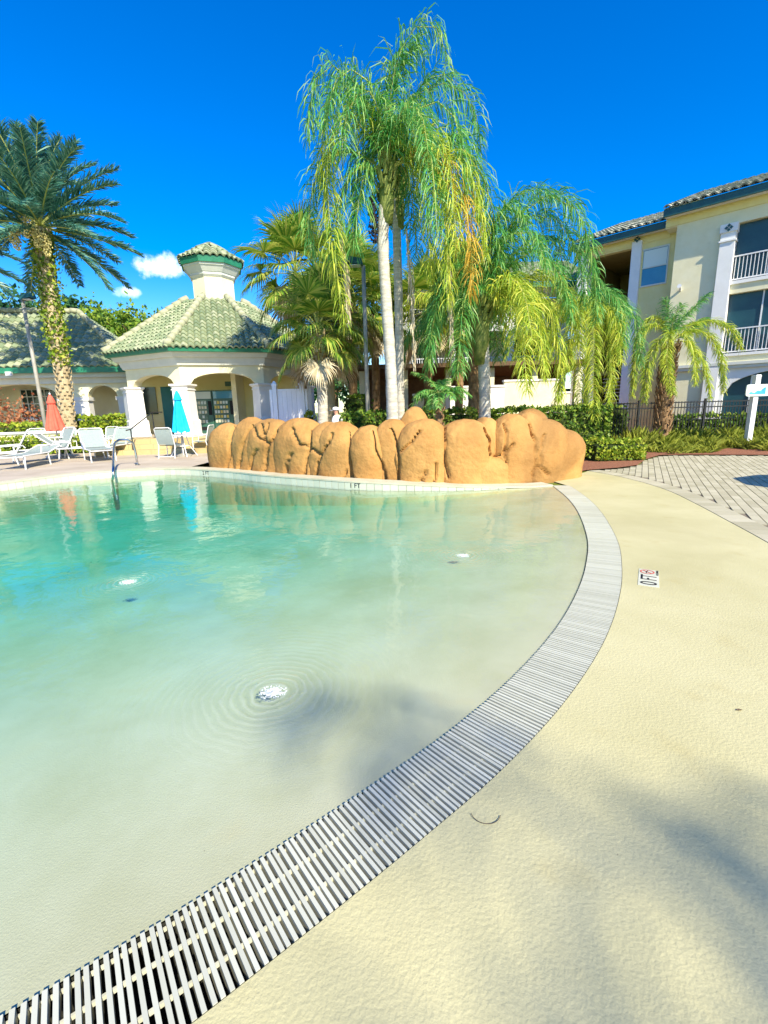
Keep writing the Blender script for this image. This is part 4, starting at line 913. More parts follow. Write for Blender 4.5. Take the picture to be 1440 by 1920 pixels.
def smooth3(P, n):
    P = [Vector(p) for p in P]; Q = []
    for i in range(len(P) - 1):
        p0 = P[max(i - 1, 0)]; p1 = P[i]; p2 = P[i + 1]; p3 = P[min(i + 2, len(P) - 1)]
        for k in range(10): t = k / 10; Q.append(.5 * ((2 * p1) + (p2 - p0) * t + (2 * p0 - 5 * p1 + 4 * p2 - p3) * t * t + (3 * p1 - p0 - 3 * p2 + p3) * t ** 3))
    Q.append(P[-1]); cum = [0]
    for a, b in zip(Q, Q[1:]): cum.append(cum[-1] + (b - a).length)
    out = []; j = 0
    for i in range(n):
        d = cum[-1] * i / (n - 1)
        while j < len(Q) - 2 and cum[j + 1] < d: j += 1
        out.append(Q[j].lerp(Q[j + 1], min(1, (d - cum[j]) / max(1e-9, cum[j + 1] - cum[j]))))
    return out, cum[-1]
def palm_root(name, path, label, cat='palm'):
    r_ = empty(name, (path[0][0], path[0][1], max(.03, path[0][2])), label, cat); return r_
def loc(path, root): return [Vector(p) - Vector(root.location) for p in path]
def boots(root, path, n, r, m, lo=.4, hi=1.0, size=.22):
    """old leaf bases wrapped round the trunk"""
    P, L = smooth3(path, 60); mb = MB()
    for i in range(n):
        f = lo + (hi - lo) * (i + random.random()) / n; p = P[int(f * 59)]; a = i * 2.4; d = Vector((math.cos(a), math.sin(a), 0)); t = d.cross(Z)
        sz = size * random.uniform(.7, 1.2); b0 = p + d * r * 1.02
        mb.add([b0 - t * .05, b0 + t * .05, b0 + d * (sz * .35) + Z * sz * .7 + t * .03, b0 + d * (sz * .35) + Z * sz * .7 - t * .03, b0 + d * .06 - t * .04 + Z * .02, b0 + d * .06 + t * .04 + Z * .02], [(0, 1, 2, 3), (4, 3, 2, 5), (0, 3, 4), (1, 5, 2), (0, 4, 5, 1)])
    o = mb.build('leaf_bases', m, root); o['kind'] = 'stuff'; return o
D = rad
QB = 0
# --- tall queen palm in the middle
def queen(name_label, path, r, fronds, nauto=0, Lr=(3, 4), matsel=None, ring=.2, trunkm='qtrunk', elr=(10, 70), shaft=.8, n=88, ll=.8):
    root = palm_root('queen_palm', path, name_label); lp_ = loc(path, root)
    trunk_mesh(lp_, r, 14, ring).build('trunk', M[trunkm], root, True)
    top = lp_[-1]
    sh_ = MB(); sh_.tube([top - Z * shaft, top - Z * shaft * .5, top, top + Z * .35], [r[-1] * 1.05, r[-1] * 1.35, r[-1] * 1.2, r[-1] * .4], 12); sh_.build('crownshaft', M['shaft'], root, True)
    boots(root, lp_[-2:] + [top + Z * .3], 22, r[-1], M['shaft'], .55, 1.0, .5)
    for fr_ in fronds:
        kw = dict(ll=ll, n=n, hang=1.1); kw.update(fr_[4] if len(fr_) > 4 else {}); nm = 'dead_frond' if kw.get('mats', ('', ''))[1] == 'dead' else 'frond'
        frond(nm, root, top + Z * random.uniform(-.1, .25), D(fr_[0] + random.uniform(-8, 8)), D(fr_[1] + random.uniform(-7, 5)), fr_[2] * random.uniform(.88, 1.1), D(fr_[3] + random.uniform(-8, 8)), **kw)
    for k in range(nauto):
        frond('frond', root, top + Z * random.uniform(-.1, .2), 2.4 * k + random.uniform(-.3, .3), D(random.uniform(*elr)), random.uniform(*Lr), D(random.uniform(105, 150)), ll=ll, n=n, hang=1.1, mats=('rachis', random.choice(matsel or ['queen', 'queen', 'queeny'])))
    return root, top
Y1 = 11.5
path = [at(738, 860, Y1), at(733, 700, Y1), at(724, 560, Y1), at(718, 450, Y1), at(724, 345, Y1)]; path[0].z = .03
yel = dict(mats=('rachis', 'queeny')); old = dict(mats=('rachis', 'queeno'), hang=1.4); ded = dict(mats=('dead', 'dead'), hang=2.2, ll=.5, n=50, spread=.35)
u2 = dict(p=2.0, hang=.85, n=120, width=.021); y2 = dict(p=2.0, hang=.85, n=120, width=.021, mats=('rachis', 'queeny'))
q1, qtop = queen('tallest queen palm with drooping feathery crown and pale trunk behind the boulders', path, [.17, .135, .125, .125], [(90, 80, 3.2, 140, u2)], 0, n=92, ll=.9)
c0 = (725, 335)
for (pts, dy, m_) in (
    ([(728, 220), (745, 110), (785, 45), (822, 55), (838, 110)], -.3, 'queen'), ([(722, 210), (735, 120), (768, 85), (800, 110)], .5, 'queen'), ([(732, 200), (752, 130), (772, 90), (792, 60)], .2, 'queen'),
    ([(705, 230), (660, 150), (612, 122), (586, 170), (578, 260)], -.3, 'queen'), ([(700, 240), (650, 165), (615, 190), (603, 300), (612, 420)], .4, 'queen'), ([(708, 210), (690, 150), (655, 130), (625, 160), (612, 240)], -.9, 'queen'),
    ([(695, 250), (645, 215), (614, 290), (620, 430), (640, 560), (648, 610)], -.7, 'queeny'), ([(680, 290), (622, 290), (590, 340), (578, 420), (590, 480)], .3, 'queen'), ([(690, 310), (655, 330), (635, 400), (622, 480)], -.3, 'queen'), ([(700, 312), (680, 340), (668, 420), (664, 470)], -.6, 'queen'),
    ([(745, 230), (800, 165), (852, 160), (888, 200), (902, 280)], .3, 'queen'), ([(750, 240), (810, 190), (852, 220), (868, 300), (872, 370)], -.4, 'queen'), ([(752, 225), (800, 150), (840, 140), (870, 170)], .7, 'queen'),
    ([(745, 250), (775, 220), (802, 260), (814, 350), (820, 450)], -1.0, 'queen'), ([(760, 290), (800, 300), (828, 370), (838, 470), (842, 570)], -.6, 'queeny'), ([(770, 290), (830, 310), (868, 380), (884, 470), (884, 550)], -.5, 'queeno'), ([(780, 280), (850, 270), (900, 320), (925, 400), (938, 500)], .2, 'queen'), ([(775, 285), (840, 285), (885, 335), (905, 420), (910, 480)], -.4, 'queeny'),
    ([(735, 250), (760, 200), (790, 215), (803, 290)], -1.2, 'queen'), ([(715, 250), (690, 190), (668, 205), (655, 290)], .9, 'queen'), ([(740, 300), (765, 330), (778, 420), (782, 480)], .6, 'queen'), ([(718, 240), (700, 180), (678, 170), (650, 215), (640, 290)], -1.1, 'queen'), ([(755, 260), (800, 240), (838, 290), (852, 400), (855, 470)], -.9, 'queeny'), ([(750, 300), (790, 330), (805, 420), (808, 520)], -.3, 'queeny'), ([(765, 270), (820, 250), (870, 270), (895, 340), (900, 410)], .6, 'queen')):
    pfrond(q1, [c0] + pts, Y1, dy, m_, ll=.75, hang=.9)
# long straw-coloured dead strands
for (px0, py0, px1, py1) in ((640, 440, 645, 610), (762, 430, 765, 690), (838, 470, 845, 690)):
    a, b = at(px0, py0, Y1 + .2), at(px1, py1, Y1 + .2); mid = a.lerp(b, .5)
    o = frond('dead_frond', q1, (a - Vector(q1.location)), 0, D(-86), (a - b).length, D(3), ll=.32, n=70, hang=3.0, spread=.25, mats=('dead', 'dead'), s0=.02)
# seed clusters
def cluster(root, c, r, h, m, name='fruit_cluster', n=160, s=.022):
    mb = MB()
    for k in range(n):
        f = random.random(); a = random.uniform(0, 6.28); rr = r * math.sqrt(random.random()) * (math.sin(math.pi * (.15 + .8 * f)) ** .6); p = Vector(c) + Vector((math.cos(a) * rr, math.sin(a) * rr, -h * f))
        mb.lathe([(s * .2, -s), (s, 0), (s * .3, s)], 5, p, random.random())
    mb.tube([Vector(c) + Z * .2, Vector(c) - Z * h * .8], .018, 5); return mb.build(name, m, root)
cluster(q1, at(702, 405, Y1) - Vector(q1.location), .15, .55, M['seed']); cluster(q1, at(698, 370, Y1 + .1) - Vector(q1.location), .12, .5, M['seed'])
# --- companion palm just behind
Y2 = 12.6
path = [at(752, 850, Y2), at(748, 600, Y2), at(744, 420, Y2), at(748, 360, Y2)]; path[0].z = .03
queen('slimmer grey queen palm standing close behind the tallest one', path, [.13, .11, .10], [(15, 80, 3.2, 158, u2), (170, 78, 3.0, 158, u2), (80, 74, 3.0, 150, u2)], 0, ring=.22, n=90)
# --- arching palm to the right
Y3 = 12.2
path = [at(908, 850, Y3), at(909, 740, Y3), at(906, 660, Y3), at(903, 590, Y3)]; path[0].z = .03
q3, _ = queen('leafy queen palm with bright trunk and long arching fronds', path, [.16, .15, .15], [(60, 74, 3.4, 110), (100, 66, 3.2, 115), (150, 60, 3.0, 130, u2)], 0, n=86, shaft=1.2)
for (pts, dy, m_) in (
    ([(930, 470), (985, 390), (1050, 365), (1095, 420), (1115, 520), (1120, 600)], -.2, 'queen'), ([(940, 460), (1010, 400), (1060, 430), (1088, 500), (1098, 575)], .5, 'queen'), ([(920, 450), (950, 385), (1000, 352), (1042, 372)], .3, 'queen'), ([(910, 460), (900, 390), (872, 370), (848, 410), (840, 500)], .3, 'queen'), ([(915, 470), (935, 405), (958, 380), (985, 410)], -.6, 'queen'),
    ([(950, 550), (1000, 545), (1036, 600), (1050, 690), (1046, 755)], -.3, 'queeny'), ([(945, 540), (985, 542), (1012, 610), (1022, 710)], -.9, 'queeny'), ([(940, 560), (966, 580), (982, 660), (988, 735)], -1.2, 'queeny'), ([(960, 530), (1030, 520), (1070, 570), (1086, 650)], .4, 'queeny'), ([(870, 540), (830, 550), (810, 620), (805, 690)], -.4, 'queen'), ([(880, 520), (850, 500), (825, 540), (815, 630)], .3, 'queen'), ([(895, 520), (880, 470), (858, 455), (840, 490), (832, 570)], .8, 'queen'),
    ([(960, 480), (1020, 440), (1052, 480), (1062, 570)], .8, 'queen'), ([(935, 540), (960, 520), (985, 560), (998, 640)], -1.4, 'queeny'), ([(925, 490), (960, 440), (1000, 440), (1025, 500)], -1.0, 'queen'), ([(890, 540), (872, 560), (862, 640), (860, 700)], -.8, 'queen'), ([(955, 500), (1010, 470), (1050, 520), (1072, 600)], -.6, 'queen')):
    pfrond(q3, [(905, 588)] + pts, Y3, dy, m_, ll=.65, n=220, hang=.8)
Y4 = 14.5
path = [at(886, 850, Y4), at(889, 740, Y4), at(889, 650, Y4), at(888, 600, Y4)]; path[0].z = .03
queen('palm with rough reddish-brown trunk beside the bright-trunked one', path, [.19, .18, .17], [], 14, (2.6, 3.4), ['queen', 'queen', 'queeny'], trunkm='btrunk', n=70)
# --- slender palm at the right end of the boulders
Y5 = 14.0
path = [at(1103, 850, Y5), at(1106, 740, Y5), at(1110, 640, Y5), at(1116, 600, Y5)]; path[0].z = .03
q5, _ = queen('slender young palm with thin pale trunk at the end of the boulders', path, [.10, .085, .075], [(100, 60, 2.0, 125), (60, 60, 2.2, 120)], 0, n=64, ll=.6, shaft=.5)
for (pts, dy, m_) in (
    ([(1125, 570), (1140, 605), (1146, 700), (1142, 765)], -.5, 'queeny'), ([(1100, 575), (1086, 612), (1084, 700), (1090, 775)], -.6, 'queeny'), ([(1116, 568), (1113, 620), (1112, 720), (1115, 785)], -1.1, 'queeny'), ([(1140, 570), (1175, 575), (1196, 620), (1202, 685)], .2, 'queen'), ([(1130, 560), (1160, 558), (1182, 592)], -.4, 'queen'), ([(1080, 560), (1050, 570), (1030, 620), (1026, 690)], -.2, 'queeny'),
    ([(1095, 555), (1070, 555), (1050, 590)], .5, 'queen'), ([(1120, 550), (1140, 545), (1165, 580), (1172, 650)], -.7, 'queen'), ([(1105, 560), (1090, 570), (1070, 630), (1064, 700)], -.8, 'queeny'), ([(1128, 575), (1155, 600), (1165, 680)], -.9, 'queeny')):
    pfrond(q5, [(1114, 606)] + pts, Y5, dy, m_, ll=.5, n=300, hang=.8, width=.014, rr=.014)
# --- stocky feather palm before the fence
Y6 = 15.5
path = [at(1240, 838, Y6), at(1246, 740, Y6), at(1254, 680, Y6), at(1260, 645, Y6)]; path[0].z = .03
r6 = palm_root('date_palm', path, 'stocky short palm with shaggy brown trunk before the iron fence'); lp6 = loc(path, r6)
trunk_mesh(lp6, [.17, .19, .22, .18], 12, .12).build('trunk', M['btrunk'], r6, True); boots(r6, lp6, 150, .19, M['btrunk'], .15, 1.0, .3)
for (pts, dy, m_, pl_) in (
    ([(1275, 602), (1300, 577), (1328, 550)], .1, 'queen', .3), ([(1290, 622), (1330, 628), (1354, 680), (1356, 735)], -.2, 'queeny', .5), ([(1285, 612), (1330, 602), (1370, 617), (1390, 655)], .4, 'queeny', .5), ([(1235, 610), (1205, 622), (1190, 680), (1186, 742)], -.3, 'queeny', .5), ([(1240, 600), (1214, 600), (1198, 634)], .3, 'queeny', .5), ([(1290, 642), (1320, 682), (1332, 745)], -.6, 'queeny', .5), ([(1235, 640), (1214, 690), (1208, 752)], -.6, 'queeny', .5), ([(1254, 595), (1246, 560)], -.1, 'queen', .4), ([(1300, 612), (1322, 596)], .4, 'queen', .3), ([(1262, 600), (1280, 570)], -.5, 'queen', .4), ([(1255, 625), (1250, 680), (1262, 740)], -.9, 'queeny', .5), ([(1280, 625), (1300, 660), (1305, 720)], -.9, 'queeny', .5)):
    pfrond(r6, [(1258, 642)] + pts, Y6, dy, m_, ll=.42, n=330, hang=.55, width=.015, plume=pl_, fwd=.7, rr=.02)
# --- small palm behind the boulders
Y7 = 11.9
path = [at(822, 850, Y7), at(824, 770, Y7), at(823, 738, Y7)]; path[0].z = .03
r7 = palm_root('young_palm', path, 'small green palm with short dark trunk behind the boulders'); lp7 = loc(path, r7)
trunk_mesh(lp7, [.09, .08, .09], 10, .1).build('trunk', M['btrunk'], r7, True); boots(r7, lp7, 30, .07, M['btrunk'], .2, 1.0, .16)
for k in range(16): frond('frond', r7, lp7[-1], 2.4 * k, D(random.uniform(5, 75)), random.uniform(.65, .95), D(random.uniform(60, 100)), ll=.26, n=44, hang=.5, fwd=.7, width=.016, rr=.008)
# --- date palm on the left
def date_palm(path, label, fronds, ivy=True):
    root = palm_root('date_palm', path, label); lp_ = loc(path, root); trunk_mesh(lp_, [.26, .215, .22, .24], 16, .12, .1).build('trunk', M['dtrunk'], root, True)
    boots(root, lp_, 420, .225, M['dtrunk'], .0, 1.0, .20)
    top = lp_[-1]
    for k in range(fronds):
        el = -32 + 118 * ((k + .5) / fronds) ** .8; az = 2.399 * k
        frond('frond', root, top + Z * (.25 * k / fronds), az, D(el + random.uniform(-6, 6)), random.uniform(3.0, 3.6) * (1 if el < 70 else .85), D(random.uniform(22, 48) if el > 0 else random.uniform(15, 32)), ll=.62, n=150, hang=.14, fwd=1.1, vee=.45, width=.034, mats=('rachis', 'date'), p=1.6, s0=.14, rr=.035)
    return root, lp_, top
YD = 18.6
path = [at(130, 830, YD), at(118, 700, YD), at(100, 600, YD), at(86, 505, YD), at(76, 428, YD)]; path[0].z = .155
dp, dl, dtop = date_palm(path, 'big date palm with ivy climbing its trunk beside the clubhouse', 46)
def leaf_cloud(pts, size, n_each=1):
    V = []; Fc = []
    for p in pts:
        d = Vector(RNG.normal(0, 1, 3)).normalized(); t = d.orthogonal().normalized(); t = (t * math.cos(random.random() * 6.28) + d.cross(t) * math.sin(random.random() * 6.28)); s_ = size * random.uniform(.6, 1.3)
        b = len(V); w = d.cross(t) * s_ * .38; p = Vector(p); V += [p - t * s_ * .5, p + w, p + t * s_ * .6, p - w]; Fc.append((b, b + 1, b + 2, b + 3))
    return V, Fc
def leaves(name, parent, pts, size, m, kind=None):
    V, Fc = leaf_cloud(pts, size); o = link(name, mesh(name, V, Fc, M[m]), parent)
    if kind: o['kind'] = kind
    return o
P_, _ = smooth3(dl, 80); iv = []; iv2 = []
for k in range(2600):
    f = random.uniform(.42, .98); c = P_[int(f * 79)]; a = random.uniform(0, 6.28); rr = .215 + abs(random.gauss(0, .11)) * (1.2 if .5 < f else .8); q = c + Vector((math.cos(a) * rr, math.sin(a) * rr, random.uniform(-.1, .1)))
    (iv if random.random() < .6 - .5 * (1 - f) else iv2).append(q)
leaves('ivy', dp, iv, .12, 'hedge'); leaves('ivy', dp, iv2, .12, 'hedgey')
for (dx, dy, dz) in ((-.25, -.45, .25), (.15, -.5, -.1), (.35, -.4, -.35), (-.75, -.3, -.1)): cluster(dp, dtop + Vector((dx, dy, dz)), .20, .7, M['fruit'], 'date_bunch', 150, .03)
path = [at(-130, 820, 22), at(-128, 640, 22), at(-120, 470, 22)]; path[0].z = .155
date_palm(path, 'second date palm reaching in beyond the clubhouse', 30)
# --- fan palms (cabbage palms)
def fan_leaf(root, base, az, el, pet, R_, m, droop=.5):
    d = Vector((math.cos(el) * math.cos(az), math.cos(el) * math.sin(az), math.sin(el))); side = Vector((-math.sin(az), math.cos(az), 0)); up = side.cross(d) * -1
    if up.z < 0: up = -up
    hub = Vector(base) + d * pet + Z * (-.12 * pet * pet); mb = MB(); mb.tube([Vector(base), Vector(base) + d * pet * .5 + Z * .03, hub], [.02, .014, .01], 4, False); nr = len(mb.f)
    dd = (d + Z * -.35).normalized(); nseg = 44
    for i in range(nseg):
        a = -2.35 + 4.7 * (i + .5) / nseg; dirv = (dd * math.cos(a) + side * math.sin(a) + up * (.28 * abs(math.sin(a)) - .06)).normalized(); Ls = R_ * (1 - .16 * abs(a) / 2.35) * random.uniform(.88, 1.08); w = dirv.cross(up).normalized() * (R_ * .027)
        p1 = hub + dirv * Ls * .48; d2 = (dirv + Vector((0, 0, -droop * random.uniform(.5, 1.3)))).normalized(); p2 = p1 + d2 * Ls * .28; d3 = (d2 + Vector((0, 0, -droop * 1.5))).normalized(); p3 = p2 + d3 * Ls * .22
        mb.add([hub - w * .1, hub + w * .1, p1 - w, p1 + w, p2 - w * .5, p2 + w * .5, p3], [(0, 1, 3, 2), (2, 3, 5, 4), (4, 5, 6)])
    return link('fan_leaf', mesh('fan_leaf', mb.v, mb.f, [M['rachis'], m], False, [0] * nr + [1] * (len(mb.f) - nr)), root)
def sabal(path, label, n, R_=.85, tm_='qtrunk', r=(.17, .15, .16)):
    root = palm_root('fan_palm', path, label); lp_ = loc(path, root); trunk_mesh(lp_, r, 12, .12).build('trunk', M[tm_], root, True); boots(root, lp_, 40, r[-1] * .9, M['dtrunk'], .7, 1.0, .3)
    for k in range(n):
        f = (k + .5) / n; el = -55 + 140 * f; fan_leaf(root, lp_[-1] + Z * (.3 * f), 2.399 * k, D(el), random.uniform(.6, 1.05) * (R_ / .85), R_ * random.uniform(.85, 1.1), M['fan'] if f > .12 else M['dead'], .35 if el > 20 else .8)
    return root
def vpath(px, pyb, pyt, Y, z0=.03, bend=0): a, b = at(px, pyb, Y), at(px + bend, pyt, Y); a.z = z0; a.x = b.x - (b.x - a.x) * .3; return [a, a.lerp(b, .5) + Vector((.05, 0, 0)), b]
sabal(vpath(597, 850, 630, 14.0), 'fan palm with smooth pale trunk between the white gate and the lamp post', 34, .88)
sabal(vpath(555, 850, 520, 17.0), 'taller dark fan palm rising behind the white gate', 36, 1.15, 'btrunk')
sabal(vpath(612, 850, 610, 15.6), 'fan palm with tan trunk just behind the smooth-trunked one', 30, 1.0, 'dtrunk')
sabal(vpath(655, 850, 560, 17.0), 'fan palm crowded behind the lamp post', 34, 1.1, 'btrunk')
sabal(vpath(700, 850, 590, 18.5), 'fan palm in the shade behind the tallest queen palm', 30, 1.1, 'btrunk')
sabal(vpath(800, 850, 590, 17.5), 'fan palm half hidden behind the small young palm', 30, 1.1, 'btrunk')
sabal(vpath(860, 850, 560, 18.2), 'shaded fan palm behind the brown-trunked palm', 28, 1.1, 'btrunk')
# --- strap-leaved clump behind boulders
cl = empty('cycad', at(700, 800, 11.4), 'bright arching cycad growing at the foot of the tallest palm', 'plant'); cl.location.z = .03
for k in range(22): frond('frond', cl, (0, 0, .55), 2.4 * k, D(random.uniform(10, 70)), random.uniform(.6, .9), D(random.uniform(60, 95)), ll=.2, n=40, hang=.2, fwd=.7, width=.016, mats=('rachis', 'hedgey'), rr=.008)
MB().tube([(0, 0, 0), (0, 0, .3), (0, 0, .62)], [.12, .13, .09], 10).build('trunk', M['btrunk'], cl, True)
# --- hedges
def hedge(name, label, cat, x0, x1, y0, y1, z0, z1, m, n, size, rot=0.0, round_=.15):
    c = Vector(((x0 + x1) / 2, (y0 + y1) / 2, z0)); root = empty(name, c, label, cat, rz=rot); hx_, hy_, hz_ = (x1 - x0) / 2, (y1 - y0) / 2, z1 - z0; pts = []
    for k in range(n):
        f = random.random(); x, y, z = random.uniform(-hx_, hx_), random.uniform(-hy_, hy_), random.uniform(.05, hz_); dpt = abs(random.gauss(0, .05))
        if f < .40: y = -hy_ + dpt
        elif f < .85: z = hz_ - dpt
        elif f < .92: x = -hx_ + dpt
        else: x = hx_ - dpt
        b = noise.noise(Vector((x * 1.6 + c.x, y * 1.6 + c.y, z * 1.6))) * .10 + noise.noise(Vector((x * 5 + c.x, y * 5, z * 5))) * .045
        ex = max(0, abs(x) - (hx_ - round_)) / round_; ez = max(0, z - (hz_ - round_)) / round_; ey = max(0, abs(y) - (hy_ - round_)) / round_
        if ex * ex + ez * ez + ey * ey > 1.05: continue
        nrm_ = Vector((x / hx_ * ex, y / hy_ * max(ey, .5 if f < .4 else 0), ez + .1)); pts.append(Vector((x, y, z)) + nrm_.normalized() * b + (Z * abs(random.gauss(0, .04)) if f > .4 else Vector((0, 0, 0))))
    leaves('foliage', root, pts, size, m)
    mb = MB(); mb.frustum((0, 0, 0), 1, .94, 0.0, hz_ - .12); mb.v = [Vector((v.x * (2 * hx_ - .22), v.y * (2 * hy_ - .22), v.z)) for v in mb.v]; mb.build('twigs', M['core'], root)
    return root
def hx2(pa, pb, Y): return at(pa, 790, Y).x, at(pb, 790, Y).x
a, b = hx2(640, 895, 13.0); hedge('hedge', 'clipped dark hedge behind the boulders at the tallest palm', 'hedge', a, b, 12.9, 14.0, .03, 1.42, 'hedge', 4600, .085)
a, b = hx2(918, 1150, 13.0); hedge('hedge', 'clipped green hedge behind the boulders nearest the pavers', 'hedge', a, b, 12.9, 14.1, .03, 1.40, 'hedge', 5200, .085)
a, b = at(1108, 860, 12.0).x, at(1220, 860, 12.0).x; hedge('low_shrub', 'low rounded shrub on red mulch beside the pavers', 'shrub', a, b, 11.9, 13.0, .03, .55, 'hedgey', 2600, .075, 0, .3)
a, b = at(570, 790, 15.5).x, at(640, 790, 15.5).x
hedge('shrub', 'sunlit shrub beside the white gate', 'shrub', at(565, 790, 14.6).x, at(590, 790, 14.6).x, 14.6, 15.3, .03, 1.45, 'hedgey', 900, .09, 0, .25)
hedge('shrub', 'dark shrub behind the person in white', 'shrub', at(640, 770, 16).x, at(700, 770, 16).x, 16, 17, .03, 2.0, 'hedge', 1400, .11, 0, .4)
a, b = at(130, 790, 19.6).x, at(243, 790, 19.6).x; hedge('hedge', 'bright leafy hedge under the clubhouse arches', 'hedge', a, b, 19.4, 20.6, .155, 1.5, 'hedgey', 2600, .13, 0, .3)
a, b = at(-30, 800, 19.2).x, at(130, 800, 19.2).x; hedge('hedge', 'yellow-green hedge above the planter wall', 'hedge', a, b, 18.9, 19.9, .155, 1.30, 'hedgey', 2400, .12, 0, .3)
a, b = at(-30, 820, 17.6).x, at(160, 820, 17.6).x; hedge('hedge', 'golden low hedge in front of the planter wall', 'hedge', a, b, 17.7, 18.4, .155, .78, 'hedgey', 2400, .10, 0, .25)
rs_ = empty('red_shrub', at(30, 790, 20.6), 'red-leaved cordyline shrub before the clubhouse window', 'shrub'); rs_.location.z = .155
leaves('foliage', rs_, [Vector((random.gauss(0, .55), random.gauss(0, .35), 1.1 + random.gauss(0, .5))) for k in range(1100)], .13, 'redleaf'); MB().tube([(0, 0, 0), (.05, 0, .6), (0, 0, 1.3)], [.05, .04, .02], 6).build('stem', M['btrunk'], rs_)
# far side of the fence
hedge('hedge', 'dark hedge behind the iron fence under the apartment house', 'hedge', at(1255, 770, 17.6).x, at(1440, 770, 17.6).x + 2, 17.3, 18.2, .0, .95, 'hedge', 2600, .12, 0, .25)
hedge('hedge', 'sprawling shrub beside the stairwell behind the fence', 'hedge', at(1085, 770, 18.2).x, at(1180, 770, 18.2).x, 17.9, 19, .0, 1.4, 'hedge', 1500, .12, 0, .4)
# tufted ground cover in front of the fence
V = []; Fc = []
for k in range(11000):
    x = random.uniform(8.1, 16); y = random.uniform(13.3, 16.6)
    if noise.noise(Vector((x * .8, y * .8, 3))) < -.30 + (.35 if y < 13.9 else 0): continue
    h = random.uniform(.15, .5) * (.55 + .9 * max(0, noise.noise(Vector((x * .9, y * .9, 0))) + .3)) * (1.25 if y > 14.5 else .8); a = random.random() * 6.28; b = len(V); w = .012; lx, ly = random.gauss(0, .12), random.gauss(0, .12)
    V += [(x - w * math.cos(a), y - w * math.sin(a), .02), (x + w * math.cos(a), y + w * math.sin(a), .02), (x + lx * .5, y + ly * .5, h * .7), (x + lx * 1.4, y + ly * 1.4, h)]; Fc += [(b, b + 1, b + 2), (b + 2, b + 1, b + 3)]
tag(link('ground_cover', mesh('ground_cover', V, Fc, M['grassm'])), 'olive tufted ground cover between the pavers and the iron fence', 'ground cover', kind='stuff')
# --- background trees
def tree(c, h, rx, rz, m, n, label, size=.22, name='tree'):
    root = empty(name, c, label, 'tree', 'trees beyond the clubhouse'); cz = h - rz
    tr__ = MB(); tr__.tube([(0, 0, 0), (.1, 0, h * .3), (-.05, .1, h * .62), (0, 0, h * .85)], [.28, .2, .13, .04], 8)
    for k in range(7): a = k * .9; tr__.tube([(0, 0, h * (.35 + .05 * k)), (math.cos(a) * rx * .35, math.sin(a) * rx * .35, h * (.5 + .05 * k)), (math.cos(a) * rx * .7, math.sin(a) * rx * .7, h * (.58 + .05 * k))], [.08, .05, .02], 5)
    tr__.build('trunk', M['btrunk'], root); pts = []
    for k in range(46):
        d = Vector(RNG.normal(0, 1, 3)).normalized(); f = random.uniform(.35, 1); cc_ = Vector((d.x * rx * f, d.y * rx * f, cz + d.z * rz * f)); s_ = random.uniform(.35, .8)
        for j in range(n // 46): pts.append(cc_ + Vector(RNG.normal(0, s_ * .5, 3)))
    leaves('crown', root, pts, size, m); return root
for (px, pt, Y, rx, rz, m, lab, sz) in ((10, 545, 34, 3.2, 2.2, 'dkleaf', 'dark broadleaf tree behind the clubhouse roof, beside the date palm', .26), (62, 566, 38, 3.0, 2.0, 'dkleaf', 'small dark tree behind the clubhouse and the date palm trunk', .26), (140, 545, 36, 2.6, 2.4, 'dkleaf', 'tall dark tree peeking over the clubhouse roof ridge', .25), (190, 572, 34, 2.4, 2.0, 'bamboo', 'bright bamboo-like tree over the right slope of the clubhouse roof', .24), (262, 575, 33, 2.6, 2.4, 'bamboo', 'bright green tree between the clubhouse and the pavilion', .24), (500, 610, 36, 3.0, 2.6, 'dkleaf', 'dark tree behind the pavilion and fan palms', .26), (620, 600, 34, 3.2, 3.0, 'dkleaf', 'dark tree behind the crowded fan palms', .26), (235, 590, 38, 3.0, 2.2, 'dkleaf', 'dark tree behind the bamboo-like trees', .26)):
    t_ = at(px, pt, Y); tree((t_.x, Y, 0), t_.z, rx, rz, m, 3600, lab, sz)
for k, xx in enumerate(np.linspace(-34, -2, 9)):
    t_ = at(300, 690, 46); tree((xx, 48 + (k % 3) * 3, 0), 5.4 + (k % 4) * .4, 3.0, 2.0, 'dkleaf', 1600, 'distant dark tree in the row closing the view behind the clubhouse', .34)
# ------------------------------------------------------------ palms behind the viewer whose shade falls on the deck
random.seed(11); RNG = np.random.default_rng(11)
for (x, y, h, lab) in ((11.3, -13.3, 11.6, 'queen palm on the deck behind the viewer, shading the grate'), (9.9, -13.6, 12.6, 'queen palm on the deck behind the viewer, shading the near paving')):
    pth = [Vector((x, y, .0)), Vector((x + .1, y, h * .5)), Vector((x, y, h))]
    queen(lab, pth, [.17, .13, .12], [], 7, (2.2, 3.0), ['queen'], n=26)

